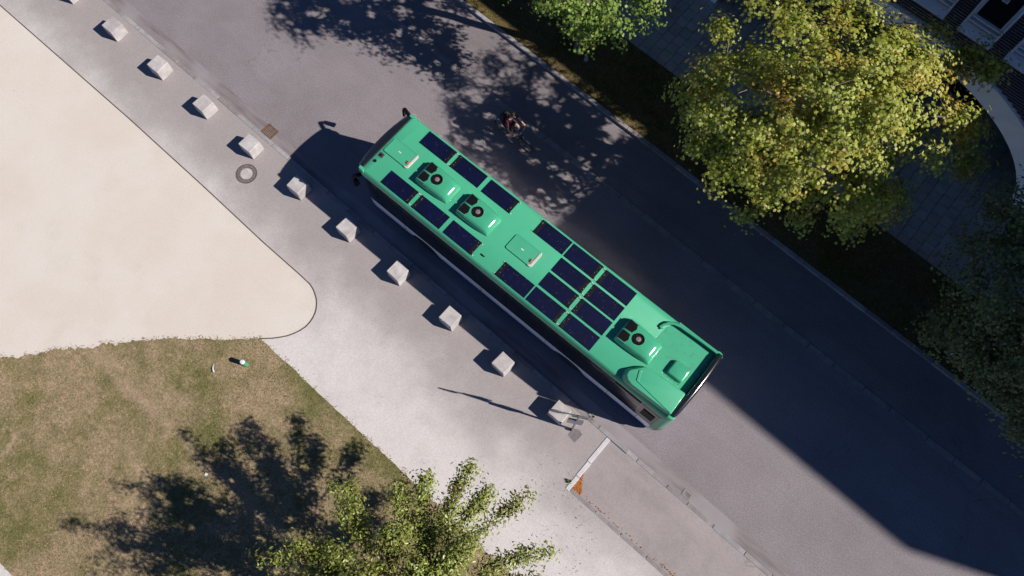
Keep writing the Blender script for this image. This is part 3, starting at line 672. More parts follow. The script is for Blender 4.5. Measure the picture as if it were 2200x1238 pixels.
# rear deck: grimy floor, raised fairings, box, black spoiler bar
MB().prism([(10.25,-0.46),(11.80,-0.40),(11.80,1.07),(10.45,1.07),(10.30,0.85)], 0, 0.006).build("rear_deck", green_d, bus, (0,0.03,3.0))
pod = [(10.14,-1.15),(10.10,-0.95),(10.14,-0.84),(10.45,-0.50),(10.62,-0.46),(11.86,-0.39),(11.90,-0.44),(11.92,-1.20),(10.45,-1.25),(10.28,-1.23)]
podt = [(10.27,-1.07),(10.25,-0.96),(10.28,-0.88),(10.52,-0.58),(10.66,-0.53),(11.84,-0.43),(11.88,-0.46),(11.90,-1.17),(10.55,-1.21),(10.38,-1.17)]
MB().prism(pod[::-1], 2.95, 3.24, top=podt[::-1]).build("engine_fairing", green_m, bus, (0,0.03,0), bevel=0.035, seg=3, smooth=True)
MB().prism([(10.46,-0.74),(10.52,-0.68),(10.66,-1.0),(11.86,-1.14),(11.86,-1.165),(10.58,-1.04)][::-1], 3.235, 3.262).build("fairing_ridge", green_m, bus, (0,0.03,0), bevel=0.01, seg=1)
rail = [(10.14,0.74,3.02),(10.19,0.86,3.06),(10.27,0.98,3.09),(10.40,1.07,3.11),(10.60,1.12,3.12),(11.30,1.155,3.13),(11.80,1.165,3.13),(11.96,1.16,3.13)]
mb = MB(); hs = [(-0.045,-0.03),(-0.04,0.03),(-0.015,0.045),(0.02,0.045),(0.05,0.015),(0.085,-0.13)]; vs = []
for i, p in enumerate(rail):
    a = Vector(rail[max(0,i-1)]); b = Vector(rail[min(len(rail)-1,i+1)]); dd = (b-a); dd.z = 0; dd.normalize(); nn = Vector((-dd.y, dd.x, 0))
    vs += [tuple(Vector(p)+nn*o+Vector((0,0,z))) for o, z in hs]
mb.add(vs, [(i*6+k,i*6+(k+1)%6,(i+1)*6+(k+1)%6,(i+1)*6+k) for i in range(len(rail)-1) for k in range(6)] + [tuple(range(6)), tuple(range(len(vs)-6,len(vs)))])
mb.build("side_rail", green_m, bus, smooth=True)
MB().prism([(10.55,1.12),(11.9,1.17),(11.9,1.225),(10.5,1.215)], 2.96, 3.10).build("rail_wall", green_m, bus)
MB().box((10.22,0.74,3.03),(0.10,0.02,0.06), 0.8).build("rail_bracket", green_m, bus)
bx = MB().prism(rrect(-0.28,0.28,-0.26,0.26,0.07), 0, 0.14, top=rrect(-0.23,0.25,-0.22,0.23,0.06)).build("exhaust_box", green_g, bus, (11.34,0.02,3.0), bevel=0.02, smooth=True)
MB().prism(rrect(-0.32,0.31,-0.30,0.30,0.08), 0, 0.012).build("box_flange", green_d, bx)
q = MB()
for k in range(5):
    for sg in (-1,1): q.lathe([(0.01,0.012),(0.01,0.022)], (-0.25+k*0.12, sg*0.285, 0), 8)
q.build("flange_bolts", galv_m, bx)
bar = [(11.97+0.045*(1-(y/1.15)**2), y, 3.13+0.03*(1-(y/1.15)**2)) for y in np.linspace(-1.13,1.17,17)]
MB().tube(bar, [0.075]+[0.10]*15+[0.085], 16).build("spoiler_bar", black_gl, bus, smooth=True)
MB().prism([(11.90,-1.13),(11.90,1.17),(12.05,1.15),(12.09,0.6),(12.09,-0.6),(12.05,-1.1)][::-1], 2.96, 3.10).build("spoiler_base", black_mt, bus)
for sgn in (-1, 1):
    pl = [(11.86,1.11),(11.86,1.245)] + [(11.93+0.15*math.sin(u), 1.10+0.145*math.cos(u)) for u in np.linspace(0, 1.35, 7)] + [(12.05,1.09),(11.96,1.11)]
    pl = [(x, sgn*y) for x, y in pl]; pl = pl[::-1] if sgn > 0 else pl
    MB().prism(pl, 2.80, 3.15).build("bar_end_cap", green_m, bus, bevel=0.035, seg=3, smooth=True)
for yy in (0.30, 0.72): inst("deck_bolt", bm_, bus, (11.85,yy,3.005), scale=(2.4,2.4,3))

# ---------------------------------------------------------------- concrete cubes
cubes = [(-14.19,-2.59),(-11.72,-2.61),(-9.25,-2.65),(-6.85,-2.69),(-4.48,-2.73),(-2.11,-2.77),(0.25,-2.80),(2.60,-2.84),(4.95,-2.89),(7.25,-2.94),(9.61,-2.98)]
cube_lab = ["pale concrete cube cut off by the photo's top edge", "second concrete cube from the top left, brightest of the row", "third concrete cube from the top left end of the row",
 "fourth concrete cube from the top left, midway to the rusty grate", "concrete cube standing right beside the round manhole cover", "concrete cube at the tip of the bus front's shadow, with worn top",
 "concrete cube level with the bus's front wheel", "concrete cube midway between the bus's front wheel and its middle", "concrete cube level with the middle of the bus", "concrete cube level with the bus's rear wheel", "concrete cube beside the bus stop pole, last of the row"]
cr_ = random.Random(11)
for (x, y), lab in zip(cubes, cube_lab):
    a = 0.54; mb = MB(); mb.box((0,0,a/2), (a,a,a), 0, 0, (a-0.015,a-0.015))
    o = mb.build("concrete_cube", conc_m, None, (x-a/2+0.02, y+a/2, PZ), SROT + cr_.uniform(-.05,.05), bevel=0.018, seg=2)
    bmx = bmesh.new(); bmx.from_mesh(o.data)
    for v in bmx.verts: v.co += Vector((cr_.gauss(0,.004),cr_.gauss(0,.004),cr_.gauss(0,.003)))
    bmx.to_mesh(o.data); bmx.free()
    tag(o, lab, "concrete cube", "row of concrete cubes along the kerb")

# manhole cover and drain grates
mh = empty("manhole_cover", (-4.26,-3.27,PZ)); tag(mh, "round cast-iron manhole cover with concrete centre in the pavement", "manhole cover")
MB().lathe([(0.375,-0.01),(0.375,0.008),(0.325,0.010),(0.320,-0.01)], n=48, cap=False).build("frame_ring", iron_m, mh, smooth=True)
MB().lathe([(0.315,-0.01),(0.315,0.009),(0.215,0.009),(0.21,0.004)], n=48, cap=False).build("iron_ring", iron_m, mh, smooth=True)
MB().lathe([(0.21,-0.01),(0.21,0.006),(0.0,0.010)], n=40).build("concrete_fill", conc_m, mh)
hm_ = MB().box((0,0,0),(0.022,0.03,0.004)).mesh("vent_hole", hole_m); tm_ = MB().box((0,0,0),(0.03,0.02,0.006)).mesh("tooth", hole_m)
for k in range(16):
    a = 2*math.pi*k/16; inst("vent_hole", hm_, mh, (0.262*math.cos(a),0.262*math.sin(a),0.0095), a)
for k in range(48):
    a = 2*math.pi*k/48; inst("tooth", tm_, mh, (0.35*math.cos(a),0.35*math.sin(a),0.011), a)
def grate(name, label, loc, n, w, d, mat, bars_along_y=True):
    g = empty(name, loc, SROT); tag(g, label, "drain")
    MB().box((0,0,-0.03),(w,d,0.03)).build("sump", hole_m, g)
    mb = MB(); f = 0.045
    mb.box((-w/2+f/2,0,0.0),(f,d,0.04)); mb.box((w/2-f/2,0,0.0),(f,d,0.04)); mb.box((0,-d/2+f/2,0.0),(w-2*f,f,0.04)); mb.box((0,d/2-f/2,0.0),(w-2*f,f,0.04)); mb.build("frame", mat, g)
    bmsh = MB().box((0,0,0),((w-2*f)/n*0.58, d-2*f, 0.03)).mesh("bar", mat)
    for k in range(n): inst("bar", bmsh, g, (-w/2+f+(w-2*f)*(k+0.5)/n,0,0.0))
grate("drain_grate", "rusty brown drain grate in the gutter near the manhole cover", (-4.87,-1.56,0.0), 6, 0.50, 0.42, rust_m)
grate("drain_grate", "small grey drain grate in the gutter behind the bus", (13.99,-2.06+0.0,0.0), 5, 0.30, 0.22, granite_d)

# bus stop pole
sp = empty("bus_stop_sign", (9.98,-2.82,PZ)); tag(sp, "galvanised bus stop pole with plates beside the last concrete cube", "sign")
MB().tube([(0,0,0),(0,0,2.95)], 0.032, 12).build("pole", galv_m, sp, smooth=True)
ang = math.atan2(0.41, 0.77)
MB().box((0,0,0),(0.48,0.03,0.34)).build("route_plate", sign_back, sp, (0.02,0.05,2.56), ang, bevel=0.006, seg=1)
MB().box((0,0,0),(0.50,0.02,0.02)).build("plate_rail", galv_m, sp, (0.02,0.03,2.74), ang)
MB().box((0,0,0),(0.46,0.07,0.58)).build("timetable_case", galv_m, sp, (-0.03,-0.02,1.75), ang, bevel=0.01, seg=1)
MB().tube([(0.05,0.03,2.89),(-0.40,-0.21,2.89)], 0.02, 8).build("arm", galv_m, sp, smooth=True)
dsk = MB().lathe([(0.0,-0.012),(0.205,-0.012),(0.21,0.0),(0.205,0.012),(0.0,0.012)], n=28, axis='y', cap=False).build("stop_disc", sign_back, sp, (-0.60,-0.31,2.83), ang, smooth=True)
MB().box((0,0,0),(0.06,0.05,0.12)).build("disc_clamp", galv_m, sp, (-0.40,-0.21,2.85), ang)
MB().tube([(0,-0.05,0.0),(0,-0.06,0.10),(-0.03,-0.05,0.14)], 0.025, 8).build("base_clamp", black_mt, sp)

# bollard and litter on the lawn
bo = empty("bollard", (0.62,-8.02,PZ+0.02)); tag(bo, "short green bollard with a pale cap standing on the lawn", "bollard")
MB().lathe([(0.075,0),(0.075,0.40),(0.078,0.40)], n=20).build("post", green_m, bo, smooth=True)
MB().lathe([(0.080,0.40),(0.080,0.43),(0.06,0.455),(0.0,0.46)], n=20).build("cap", label_w, bo, smooth=True)
mb = MB(); pts = [(-0.02,0.14),(-0.03,0.05),(-0.005,-0.04),(0.05,-0.13)]
mb.add([(x-0.025,y,0.01+0.02*i) for i,(x,y) in enumerate(pts)]+[(x+0.022,y,0.03+0.006*i) for i,(x,y) in enumerate(pts)], [(i,i+1,5+i,4+i) for i in range(3)])
tag(mb.build("paper_scrap", label_w, None, (-0.08,-8.78,PZ+0.03), 0.6, smooth=True), "curled white paper strip on the grass near the bollard", "litter")
tag(MB().add([(-0.05,-0.04,0),(0.05,-0.05,0.015),(0.045,0.05,0.0),(-0.045,0.045,0.02)], [(0,1,2,3)]).build("paper_scrap", label_w, None, (2.19,-11.26,PZ+0.04), 0.3), "small square paper scrap in the tree's shadow on the lawn", "litter")
mp = empty("marker_post", (17.86,6.98,PZ)); tag(mp, "slim white marker post with red foot on the dark verge", "post")
MB().tube([(0,0,0),(0.0,0.0,0.12)], 0.04, 10).build("foot", red_pl, mp); MB().tube([(0,0,0.12),(0.02,0.0,1.0)], 0.03, 10).build("shaft", label_w, mp, smooth=True)
mb = MB().box((0,0,0.09),(0.16,0.20,0.18),0,0,(0.10,0.13)); tag(mb.build("stone", conc_m, None, (1.92,8.0,PZ), 0.4, bevel=0.03), "small pale stone beside the young tree's trunk", "stone")

# fallen leaves in the bay corner and small weeds on the kerb
def leaf_litter(name, label, pts, z, size, mat, seed):
    r = np.random.default_rng(seed); n = len(pts); a = r.uniform(0,2*np.pi,n); s = size*r.uniform(.6,1.3,n); tl = r.normal(0,.35,(n,4))*s[:,None]
    V = np.empty((n,4,3))
    for k in range(4):
        b = a + k*np.pi/2; rr = s*(1.0 if k % 2 == 0 else 0.6); V[:,k] = np.c_[pts[:,0]+rr*np.cos(b), pts[:,1]+rr*np.sin(b), z+0.012+np.abs(tl[:,k])+r.uniform(0,.015,n)]
    o = inst(name, fast_mesh(name, V.reshape(-1,3), np.arange(4*n).reshape(-1,4), mat)); tag(o, label, "leaves", kind="stuff"); return o
rust_leaf = m_blade("fallen_leaf_colours", [lit(196,112,52), lit(170,92,44), lit(214,150,88), lit(150,84,50)])
u = RNG.random((420,2)); pts = np.c_[11.14+0.30*u[:,0]**1.6*1.0, -4.24+0.62*u[:,1]*(1-u[:,0]*0.8)]
leaf_litter("fallen_leaves", "heap of orange fallen leaves in the corner of the asphalt bay", pts, 0.062, 0.028, rust_leaf, 3)
s = RNG.uniform(11.6,24,150); s = np.concatenate([s, RNG.normal(15.4,.35,90)]); pts = np.c_[s, -3.95+np.abs(RNG.normal(0,.05,len(s)))+SLOPE*s]
leaf_litter("scattered_leaves", "thin line of brown leaves along the bay edging", pts, 0.062, 0.022, rust_leaf, 4)
u = RNG.random((150,2)); pts = np.c_[9.6+3.2*u[:,0]**.9, -6.9+3.6*u[:,1]*(1-.45*u[:,0])] ; pts[:,1] = np.minimum(pts[:,1], -3.3)
dk_leaf = m_blade("dropped_leaf_bits", [lit(112,100,92), lit(134,120,108), lit(94,88,82), lit(124,116,96)])
leaf_litter("dropped_leaves", "dark leaf bits scattered on the pale pavement by the cherry", pts, PZ-0.004, 0.016, dk_leaf, 8)
pts = np.c_[RNG.uniform(-16,12,130), RNG.uniform(-8,-2.3,130)]; pts = pts[(pts[:,1] > -6.9) | (pts[:,0] > 1.5)]
leaf_litter("stray_leaves", "stray brown leaf bits scattered over the pavement", pts, PZ-0.006, 0.012, dk_leaf, 9)
weed_m = m_blade("weed_leaves", [lit(88,108,44), lit(120,132,62), lit(70,86,36)])
for x, y, n, sp_, lab in ((10.93,-4.12,30,0.045,"green weed growing beside the pale edging's end"), (10.24,-2.08,24,0.04,"green weed sprouting at the kerb behind the bus stop pole")):
    pts = np.c_[RNG.normal(0,sp_,n), RNG.normal(0,sp_,n)]
    a = RNG.uniform(0,2*np.pi,n); V = np.empty((n,4,3)); ln = RNG.uniform(.035,.075,n); zz = RNG.uniform(0.03,.10,n)
    for k,(f,sd) in enumerate(((0,0),(.5,.3),(1,0),(.5,-.3))):
        V[:,k] = np.c_[pts[:,0]*.4+ln*(f*np.cos(a)-sd*np.sin(a)), pts[:,1]*.4+ln*(f*np.sin(a)+sd*np.cos(a)), zz*f*1.2]
    wd = inst("weed", fast_mesh("weed", V.reshape(-1,3), np.arange(4*n).reshape(-1,4), weed_m), None, (x,y,PZ)); tag(wd, lab, "weed")

# ---------------------------------------------------------------- trees
MAPLE = np.array([(0,0,.03),(0.0,-.40,0),(.34,-.30,-.03),(.22,-.06,.01),(.52,.12,-.06),(.20,.20,.01),(0,.56,-.07),(-.20,.20,.01),(-.52,.12,-.06),(-.22,-.06,.01),(-.34,-.30,-.03)])
MAPLE_F = np.array([(0,i,i+1 if i < 10 else 1) for i in range(1,11)])
OVAL = np.array([(0,-.5,0),(.16,-.28,.05),(.23,.02,.08),(.14,.30,.05),(0,.52,-.04),(-.14,.30,.05),(-.23,.02,.08),(-.16,-.28,.05),(0,0,0)])
OVAL_F = np.array([(8,i,(i+1)%8) for i in range(8)])
def leaf_mesh(name, pos, nrm, size, tmpl, tf, mat, rng):
    n = len(pos); nrm = nrm/np.linalg.norm(nrm, axis=1, keepdims=True); a = rng.normal(size=(n,3)); u = np.cross(nrm, a); u /= np.linalg.norm(u, axis=1, keepdims=True); v = np.cross(nrm, u)
    T = tmpl[None,:,:]*size[:,None,None]; T = T*np.array([1,1,1])
    fold = rng.uniform(0.2, 2.2, n)
    V = pos[:,None,:] + T[:,:,0:1]*u[:,None,:] + T[:,:,1:2]*v[:,None,:] + (T[:,:,2:3]*fold[:,None,None])*nrm[:,None,:]
    k = len(tmpl); F = (np.arange(n)[:,None,None]*k + tf[None]).reshape(-1,3)
    return fast_mesh(name, V.reshape(-1,3), F, mat)
def tree(name, label, cat_group, base, trunk_top, trunk_r, lobes, n_tips, per_tip, size, tmpl, tf, mat, seed, spread=0.26, flat=0.5, wisp=0.0, droop=0.0, up=1.0, tip_back=2, inner=0.3, limb_max=9.0, gaps=()):
    rng = np.random.default_rng(seed); base = np.array(base, float)
    w = np.array([l[6] for l in lobes]); w = w/w.sum(); tips = []
    for i in rng.choice(len(lobes), n_tips, p=w):
        c = np.array(lobes[i][:3]); r = np.array(lobes[i][3:6]); d = rng.normal(size=3); d /= np.linalg.norm(d); rad = (inner + (1-inner)*rng.random()**0.45)
        tips.append(c + d*r*rad)
    tips = np.array(tips); cen = np.average(tips, axis=0)
    # skeleton
    nodes = []; par = []; top = np.array(trunk_top, float)
    nt = 9
    for i in range(nt):
        f = i/(nt-1); p = base + (top-base)*f + (rng.normal(0,.04,3)*np.array([1,1,0]) if 0 < i < nt-1 else 0); nodes.append(p); par.append(i-1)
    start = 3
    dist = np.linalg.norm((tips-top)*np.array([1,1,.8]), axis=1); order = np.argsort(-dist) if wisp else np.argsort(dist)
    plen = [np.linalg.norm(n-base) for n in nodes]; tip_nodes = []
    for ti in order:
        t = tips[ti]; N = np.array(nodes[start:]); d = np.linalg.norm(N - t, axis=1); lower = (N[:,2] > t[2] + 0.35)
        cost = d + 0.18*np.array(plen[start:]) + lower*1.5; j = int(np.argmin(cost)) + start
        p0 = nodes[j]; seg = max(1, int(d[j-start]/0.45)); prev = j
        mid_lift = np.array([0,0,0.10*np.linalg.norm(t-p0)*up])
        for k in range(1, seg+1):
            f = k/seg; p = p0 + (t-p0)*f + mid_lift*(4*f*(1-f)) - np.array([0,0,droop*f*f]) + rng.normal(0,.03,3)*(k < seg)
            nodes.append(p); par.append(prev); plen.append(plen[prev]+np.linalg.norm(p-nodes[prev])); prev = len(nodes)-1
        tip_nodes.append(prev)
    n = len(nodes); area = np.zeros(n)
    for i in tip_nodes: area[i] += 0.010**2
    for i in range(n-1, 0, -1):
        if par[i] >= 0: area[par[i]] += max(area[i], 0.007**2)
    rad = np.sqrt(area); rad = np.minimum(rad*min(1.6, trunk_r/rad[0]*1.25), trunk_r)
    rad[nt:] = np.minimum(rad[nt:], limb_max)
    for i in range(nt): rad[i] = max(rad[i], trunk_r*(1-0.55*i/(nt-1)))
    root = empty(name, tuple(base)); tag(root, label, "tree", cat_group)
    loc = lambda p: tuple(np.array(p)-base)
    tb = MB().tube([loc(nodes[i]) for i in range(nt)], [rad[0]*1.35]+[float(rad[i]) for i in range(1,nt)], 12); tb.build("trunk", bark_m, root, smooth=True)
    mb = MB()
    for i in range(nt, n):
        j = par[i]; r0, r1 = float(min(rad[j], rad[i]*1.25)), float(rad[i]); mb.tube([loc(nodes[j]), loc(nodes[i])], [r0, r1], 6 if r1 > 0.03 else 4, cap=False)
    mb.build("branches", twig_m, root, smooth=True)
    # leaves in clumps along the outer twigs
    P = []; Nn = []
    tipset = []
    for i in tip_nodes:
        k = i; chain = [i]
        for _ in range(tip_back):
            if par[k] >= nt: k = par[k]; chain.append(k)
        tipset.append(chain)
    for chain in tipset:
        m = int(per_tip*rng.uniform(.55,1.4)); c = np.array([nodes[q] for q in rng.choice(chain, m, p=np.array([2.0]+[1.0]*(len(chain)-1))/(len(chain)+1.0))])
        off = rng.normal(size=(m,3))*np.array([spread,spread,spread*flat]); P.append(c+off)
        out = (c - cen); out /= (np.linalg.norm(out,axis=1,keepdims=True)+1e-6)
        Nn.append(np.array([0,0,0.7]) + out*0.35 + off/spread*0.33 + rng.normal(0,.30,(m,3)))
    P = np.concatenate(P); Nn = np.concatenate(Nn); keep = np.ones(len(P), bool); ds = np.array(to_sun)
    for gx, gy, gz, gr in gaps:                            # leaves cut away along sun rays to put flecks of sun below
        q = P - np.array([gx,gy,gz]); dd = np.linalg.norm(q - (q @ ds)[:,None]*ds, axis=1); keep &= (dd > gr) | (rng.random(len(P)) < 0.10)
    P = P[keep]-base; Nn = Nn[keep]; sz = size*rng.uniform(.65,1.25,len(P))
    cr = inst("crown", leaf_mesh("crown", P, Nn, sz, tmpl, tf, mat, rng), root); tag(cr, kind="stuff")
    return root
TREES = "street trees along the verge"
gr_ = np.random.default_rng(77)
def fleck(n, x0, x1, y0, y1, r0, r1): return [(gr_.uniform(x0,x1), gr_.uniform(y0,y1), 0.0, gr_.uniform(r0,r1)) for _ in range(n)]
MAPLE_GAPS = fleck(110, -1.0, 6.0, 2.3, 7.6, 0.05, 0.17) + [(1.95,3.84,1.66,.20),(2.08,3.95,0.92,.16),(1.85,3.62,1.25,.16),(2.20,4.05,1.08,.12)]  # random sun-fleck openings, plus four aimed to light the rider
YOUNG_GAPS = fleck(90, -8.5, 0.0, 1.4, 7.5, 0.05, 0.16); CHERRY_GAPS = fleck(40, -1.0, 7.5, -15.0, -7.6, 0.05, 0.13)
tree("maple_tree", "large maple with yellowing sunlit crown in front of the slatted building", TREES, (10.3,8.0,PZ), (10.2,8.0,6.6), 0.17,
     [(9.9,7.9,7.2,2.4,2.3,1.5,1.2),(8.3,6.7,5.9,1.9,1.6,1.0,.8),(8.8,9.5,6.5,2.3,1.7,1.2,.65),(11.7,8.9,6.2,1.8,1.8,1.2,.75),(10.9,6.7,5.6,2.0,1.4,1.0,.8),(7.2,6.5,4.7,1.2,.9,.6,.22),(12.2,7.6,4.5,1.3,1.1,.6,.25),(9.6,5.7,5.0,1.5,.9,.6,.28),(11.2,10.4,6.5,1.2,1.0,.8,.22)]
     + [(x,y,z,.34,.34,.28,w) for x,y,z,w in ((6.4,6.1,4.0,.05),(6.8,6.3,4.2,.05),(7.6,5.2,5.0,.06),(8.9,4.8,5.0,.06),(9.9,4.8,4.2,.05),(11.2,5.4,4.2,.06),(12.5,6.5,4.1,.06),(12.9,6.9,4.5,.05),(12.1,11.1,6.9,.05),(12.7,11.1,6.9,.04),(13.4,9.7,6.0,.05),(13.2,10.4,5.6,.04),(14.1,9.9,4.6,.05),(6.9,6.5,6.4,.06),(6.5,7.1,6.9,.06),(6.9,8.1,7.4,.06),(7.3,8.9,7.2,.05),(13.0,9.2,6.8,.05))],
     380, 122, 0.115, MAPLE, MAPLE_F, maple_leaf, 21, 0.215, 0.5, tip_back=1, limb_max=0.07, inner=0.45, gaps=MAPLE_GAPS)
tree("young_maple_tree", "bright green young maple at the photo's top edge on the verge", TREES, (1.48,8.10,PZ), (1.5,8.1,5.4), 0.15,
     [(1.5,8.2,7.0,2.2,2.2,1.6,1.0),(1.9,6.6,5.6,1.6,1.0,.8,.5),(3.2,7.4,5.4,1.2,1.0,.8,.35),(.6,6.4,6.0,1.4,1.2,1.0,.45),(-.4,7.9,6.2,1.2,1.3,1.0,.4),(.9,5.7,7.0,1.2,.8,.8,.3),(2.6,9.5,6.2,1.6,1.3,1.0,.4),(-1.0,7.0,6.8,1.0,1.0,.7,.25),(0.2,5.9,5.4,.9,.7,.5,.2),(1.2,6.2,8.0,1.2,1.0,.7,.3),(2.4,6.5,4.5,.9,.6,.45,.3),(1.3,6.4,4.9,.9,.6,.5,.25),(3.5,7.0,4.8,.7,.6,.45,.2)],
     260, 84, 0.112, MAPLE, MAPLE_F, fresh_leaf, 33, 0.22, 0.5, tip_back=1, limb_max=0.06, gaps=YOUNG_GAPS)
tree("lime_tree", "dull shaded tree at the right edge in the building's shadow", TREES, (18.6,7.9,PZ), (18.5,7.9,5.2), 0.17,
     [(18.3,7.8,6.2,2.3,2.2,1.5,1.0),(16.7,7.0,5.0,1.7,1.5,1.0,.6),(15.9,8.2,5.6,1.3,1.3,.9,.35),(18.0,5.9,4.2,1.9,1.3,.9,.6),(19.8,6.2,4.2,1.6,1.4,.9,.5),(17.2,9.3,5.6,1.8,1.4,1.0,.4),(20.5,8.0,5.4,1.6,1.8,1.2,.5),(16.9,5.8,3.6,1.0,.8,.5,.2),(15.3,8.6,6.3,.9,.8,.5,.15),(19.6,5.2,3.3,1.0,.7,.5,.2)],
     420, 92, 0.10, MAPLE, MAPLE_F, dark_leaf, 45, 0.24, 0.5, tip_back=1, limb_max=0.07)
# the cherry: long ascending shoots
rngc = np.random.default_rng(5); lob = [(9.6,-10.2,4.5,2.3,2.5,1.4,2.4),(8.2,-10.4,4.8,1.5,1.9,1.2,.9),(10.6,-9.0,4.4,1.4,1.7,1.0,.8),(9.4,-8.3,4.6,1.5,1.1,1.0,.5),(8.6,-12.2,4.8,2.0,1.6,1.1,1.2),(8.0,-11.8,5.2,1.4,1.4,1.0,.7)]
def shoot(o, t, n=6):
    o = np.array(o); t = np.array(t)
    for k in range(n):
        q = t + (o-t)*0.085*k; lob.append((*q, .05+.035*k, .05+.035*k, .10, .07))
for t in ((8.73,-6.0,5.0),(10.25,-5.5,4.6),(11.55,-6.2,4.3),(9.45,-6.1,4.9),(7.65,-7.4,5.1),(6.95,-8.9,4.8),(6.6,-10.4,4.6),(6.8,-11.2,4.4),(8.1,-6.9,5.4),(11.7,-7.6,4.6),(11.9,-6.9,4.2),(9.0,-6.7,5.6),(6.2,-10.8,5.5)): shoot((9.2,-9.2,3.2), t)
for k in range(46):
    az = rngc.uniform(0, 2*math.pi); el = rngc.uniform(0.25, 1.25); R_ = rngc.uniform(2.4, 3.3); o = np.array([9.5,-10.0,3.4]) + rngc.normal(0,.7,3)*np.array([1,1,.4])
    az2 = az + rngc.normal(0,.45); shoot(o, o + R_*np.array([math.cos(az2)*math.cos(el), math.sin(az2)*math.cos(el), math.sin(el)]))
tree("cherry_tree", "small-leaved cherry tree with long loose shoots at the bottom edge", None, (9.4,-9.7,PZ), (9.4,-9.7,3.0), 0.14,
     lob, 2000, 26, 0.098, OVAL, OVAL_F, cherry_leaf, 57, 0.13, 0.8, up=-0.5, tip_back=2, inner=0.15, limb_max=0.022, gaps=CHERRY_GAPS)

# ---------------------------------------------------------------- cyclist
skin_m = plain("skin", lit(224,176,150), 0.5, 0, 0.08, 10)
shirt_m = plain("burgundy_shirt", lit(108,36,58), 0.85, 0, 0.2, 14)
short_m = plain("dark_shorts", lit(40,34,40), 0.9, 0, 0.2, 14)
hair_m = plain("dark_hair", lit(46,36,30), 0.7, 0, 0.3, 30)
pack_m = plain("black_backpack", lit(30,30,34), 0.8, 0, 0.3, 10)
frame_b = plain("bicycle_frame_dark", lit(52,56,64), 0.35, 0.4)
chrome_m = plain("bright_alloy", lit(200,202,206), 0.25, 0.9, 0.05)
bike = empty("bicycle", (1.99,3.80,0.0), -0.02); tag(bike, "city bicycle ridden along the shaded road beside the bus", "bicycle")
def torus(R, r, n=40, m=8):
    mb = MB(); vs = []
    for i in range(n):
        a = 2*math.pi*i/n
        for j in range(m):
            b = 2*math.pi*j/m; q = R + r*math.cos(b); vs.append((q*math.cos(a), r*math.sin(b), q*math.sin(a)))
    return mb.add(vs, [(i*m+j, i*m+(j+1)%m, ((i+1)%n)*m+(j+1)%m, ((i+1)%n)*m+j) for i in range(n) for j in range(m)])
tyre = torus(0.325,0.021).mesh("tyre", rubber_m, smooth=True); rimm = torus(0.298,0.011,40,6).mesh("rim", chrome_m, smooth=True)
spk = MB()
for k in range(18):
    a = 2*math.pi*k/18; spk.tube([(0.02*math.cos(a+.6),0.018*(-1)**k,0.02*math.sin(a+.6)),(0.295*math.cos(a),0,0.295*math.sin(a))], 0.0025, 3, cap=False)
spk = spk.mesh("spokes", chrome_m)
for x in (-0.54, 0.55):
    w = inst("wheel", tyre, bike, (x,0,0.346)); inst("rim", rimm, w); inst("spokes", spk, w)
    fd = MB(); vs = []
    for i in range(13):
        a = math.radians((20 if x < 0 else 60) + (150 if x < 0 else 110)*i/12)
        for yy in (-0.03, 0.03): vs.append((0.365*math.cos(a), yy, 0.365*math.sin(a)))
    fd.add(vs, [(2*i,2*i+1,2*i+3,2*i+2) for i in range(12)]); fd.build("mudguard", chrome_m, bike, (x,0,0.346), smooth=True)
mb = MB()
for a, b, r in (((-0.08,0,0.29),(-0.24,0,0.86),.018),((-0.08,0,0.29),(0.37,0,0.72),.021),((-0.21,0,0.76),(0.36,0,0.86),.016),((0.385,0,0.66),(0.345,0,0.92),.021),((-0.54,0.055,0.346),(-0.09,0.03,0.29),.011),((-0.54,-0.055,0.346),(-0.09,-0.03,0.29),.011),((-0.54,0.055,0.346),(-0.21,0.02,0.76),.010),((-0.54,-0.055,0.346),(-0.21,-0.02,0.76),.010)): mb.tube([a,b], r, 8)
mb.build("frame", frame_b, bike, smooth=True)
mb = MB(); 
for sg in (-1,1): mb.tube([(0.385,sg*0.03,0.66),(0.42,sg*0.045,0.56),(0.55,sg*0.052,0.346)], [0.015,0.014,0.009], 8)
mb.build("fork", frame_b, bike, smooth=True)
MB().tube([(0.345,0,0.92),(0.34,0,1.02)], 0.014, 8).build("stem", chrome_m, bike)
hb = MB().tube([(0.20,-0.28,1.03),(0.30,-0.22,1.045),(0.35,-0.1,1.03),(0.35,0.1,1.03),(0.30,0.22,1.045),(0.20,0.28,1.03)], 0.012, 8).build("handlebar", chrome_m, bike, smooth=True)
for sg in (-1,1): MB().tube([(0.17,sg*0.295,1.028),(0.27,sg*0.24,1.042)], 0.018, 8).build("grip", rubber_m, hb)
MB().add([(-0.38,-0.07,0.93),(-0.38,0.07,0.93),(-0.22,0.045,0.94),(-0.10,0.016,0.935),(-0.10,-0.016,0.935),(-0.22,-0.045,0.94),(-0.34,0,0.88),(-0.12,0,0.90)], [(0,1,2,3,4,5),(0,6,1),(1,6,2),(2,6,7,3),(3,7,4),(4,7,6,5),(5,6,0)]).build("saddle", rubber_m, bike, smooth=True)
MB().tube([(-0.23,0,0.82),(-0.255,0,0.91)], 0.014, 8).build("seat_post", chrome_m, bike)
ck = MB().tube([(-0.08,-0.05,0.29),(-0.085,-0.07,0.125)], 0.010, 6); ck.tube([(-0.08,0.05,0.29),(-0.075,0.07,0.455)], 0.010, 6); ck.build("cranks", chrome_m, bike)
for p in ((-0.085,-0.125,0.125),(-0.075,0.125,0.455)): MB().box(p,(0.09,0.09,0.02)).build("pedal", rubber_m, bike)
MB().lathe([(0.095,-0.004),(0.095,0.004)], (-0.08,-0.045,0.29), 24, 'y').build("chainring", chrome_m, bike)
mb = MB()
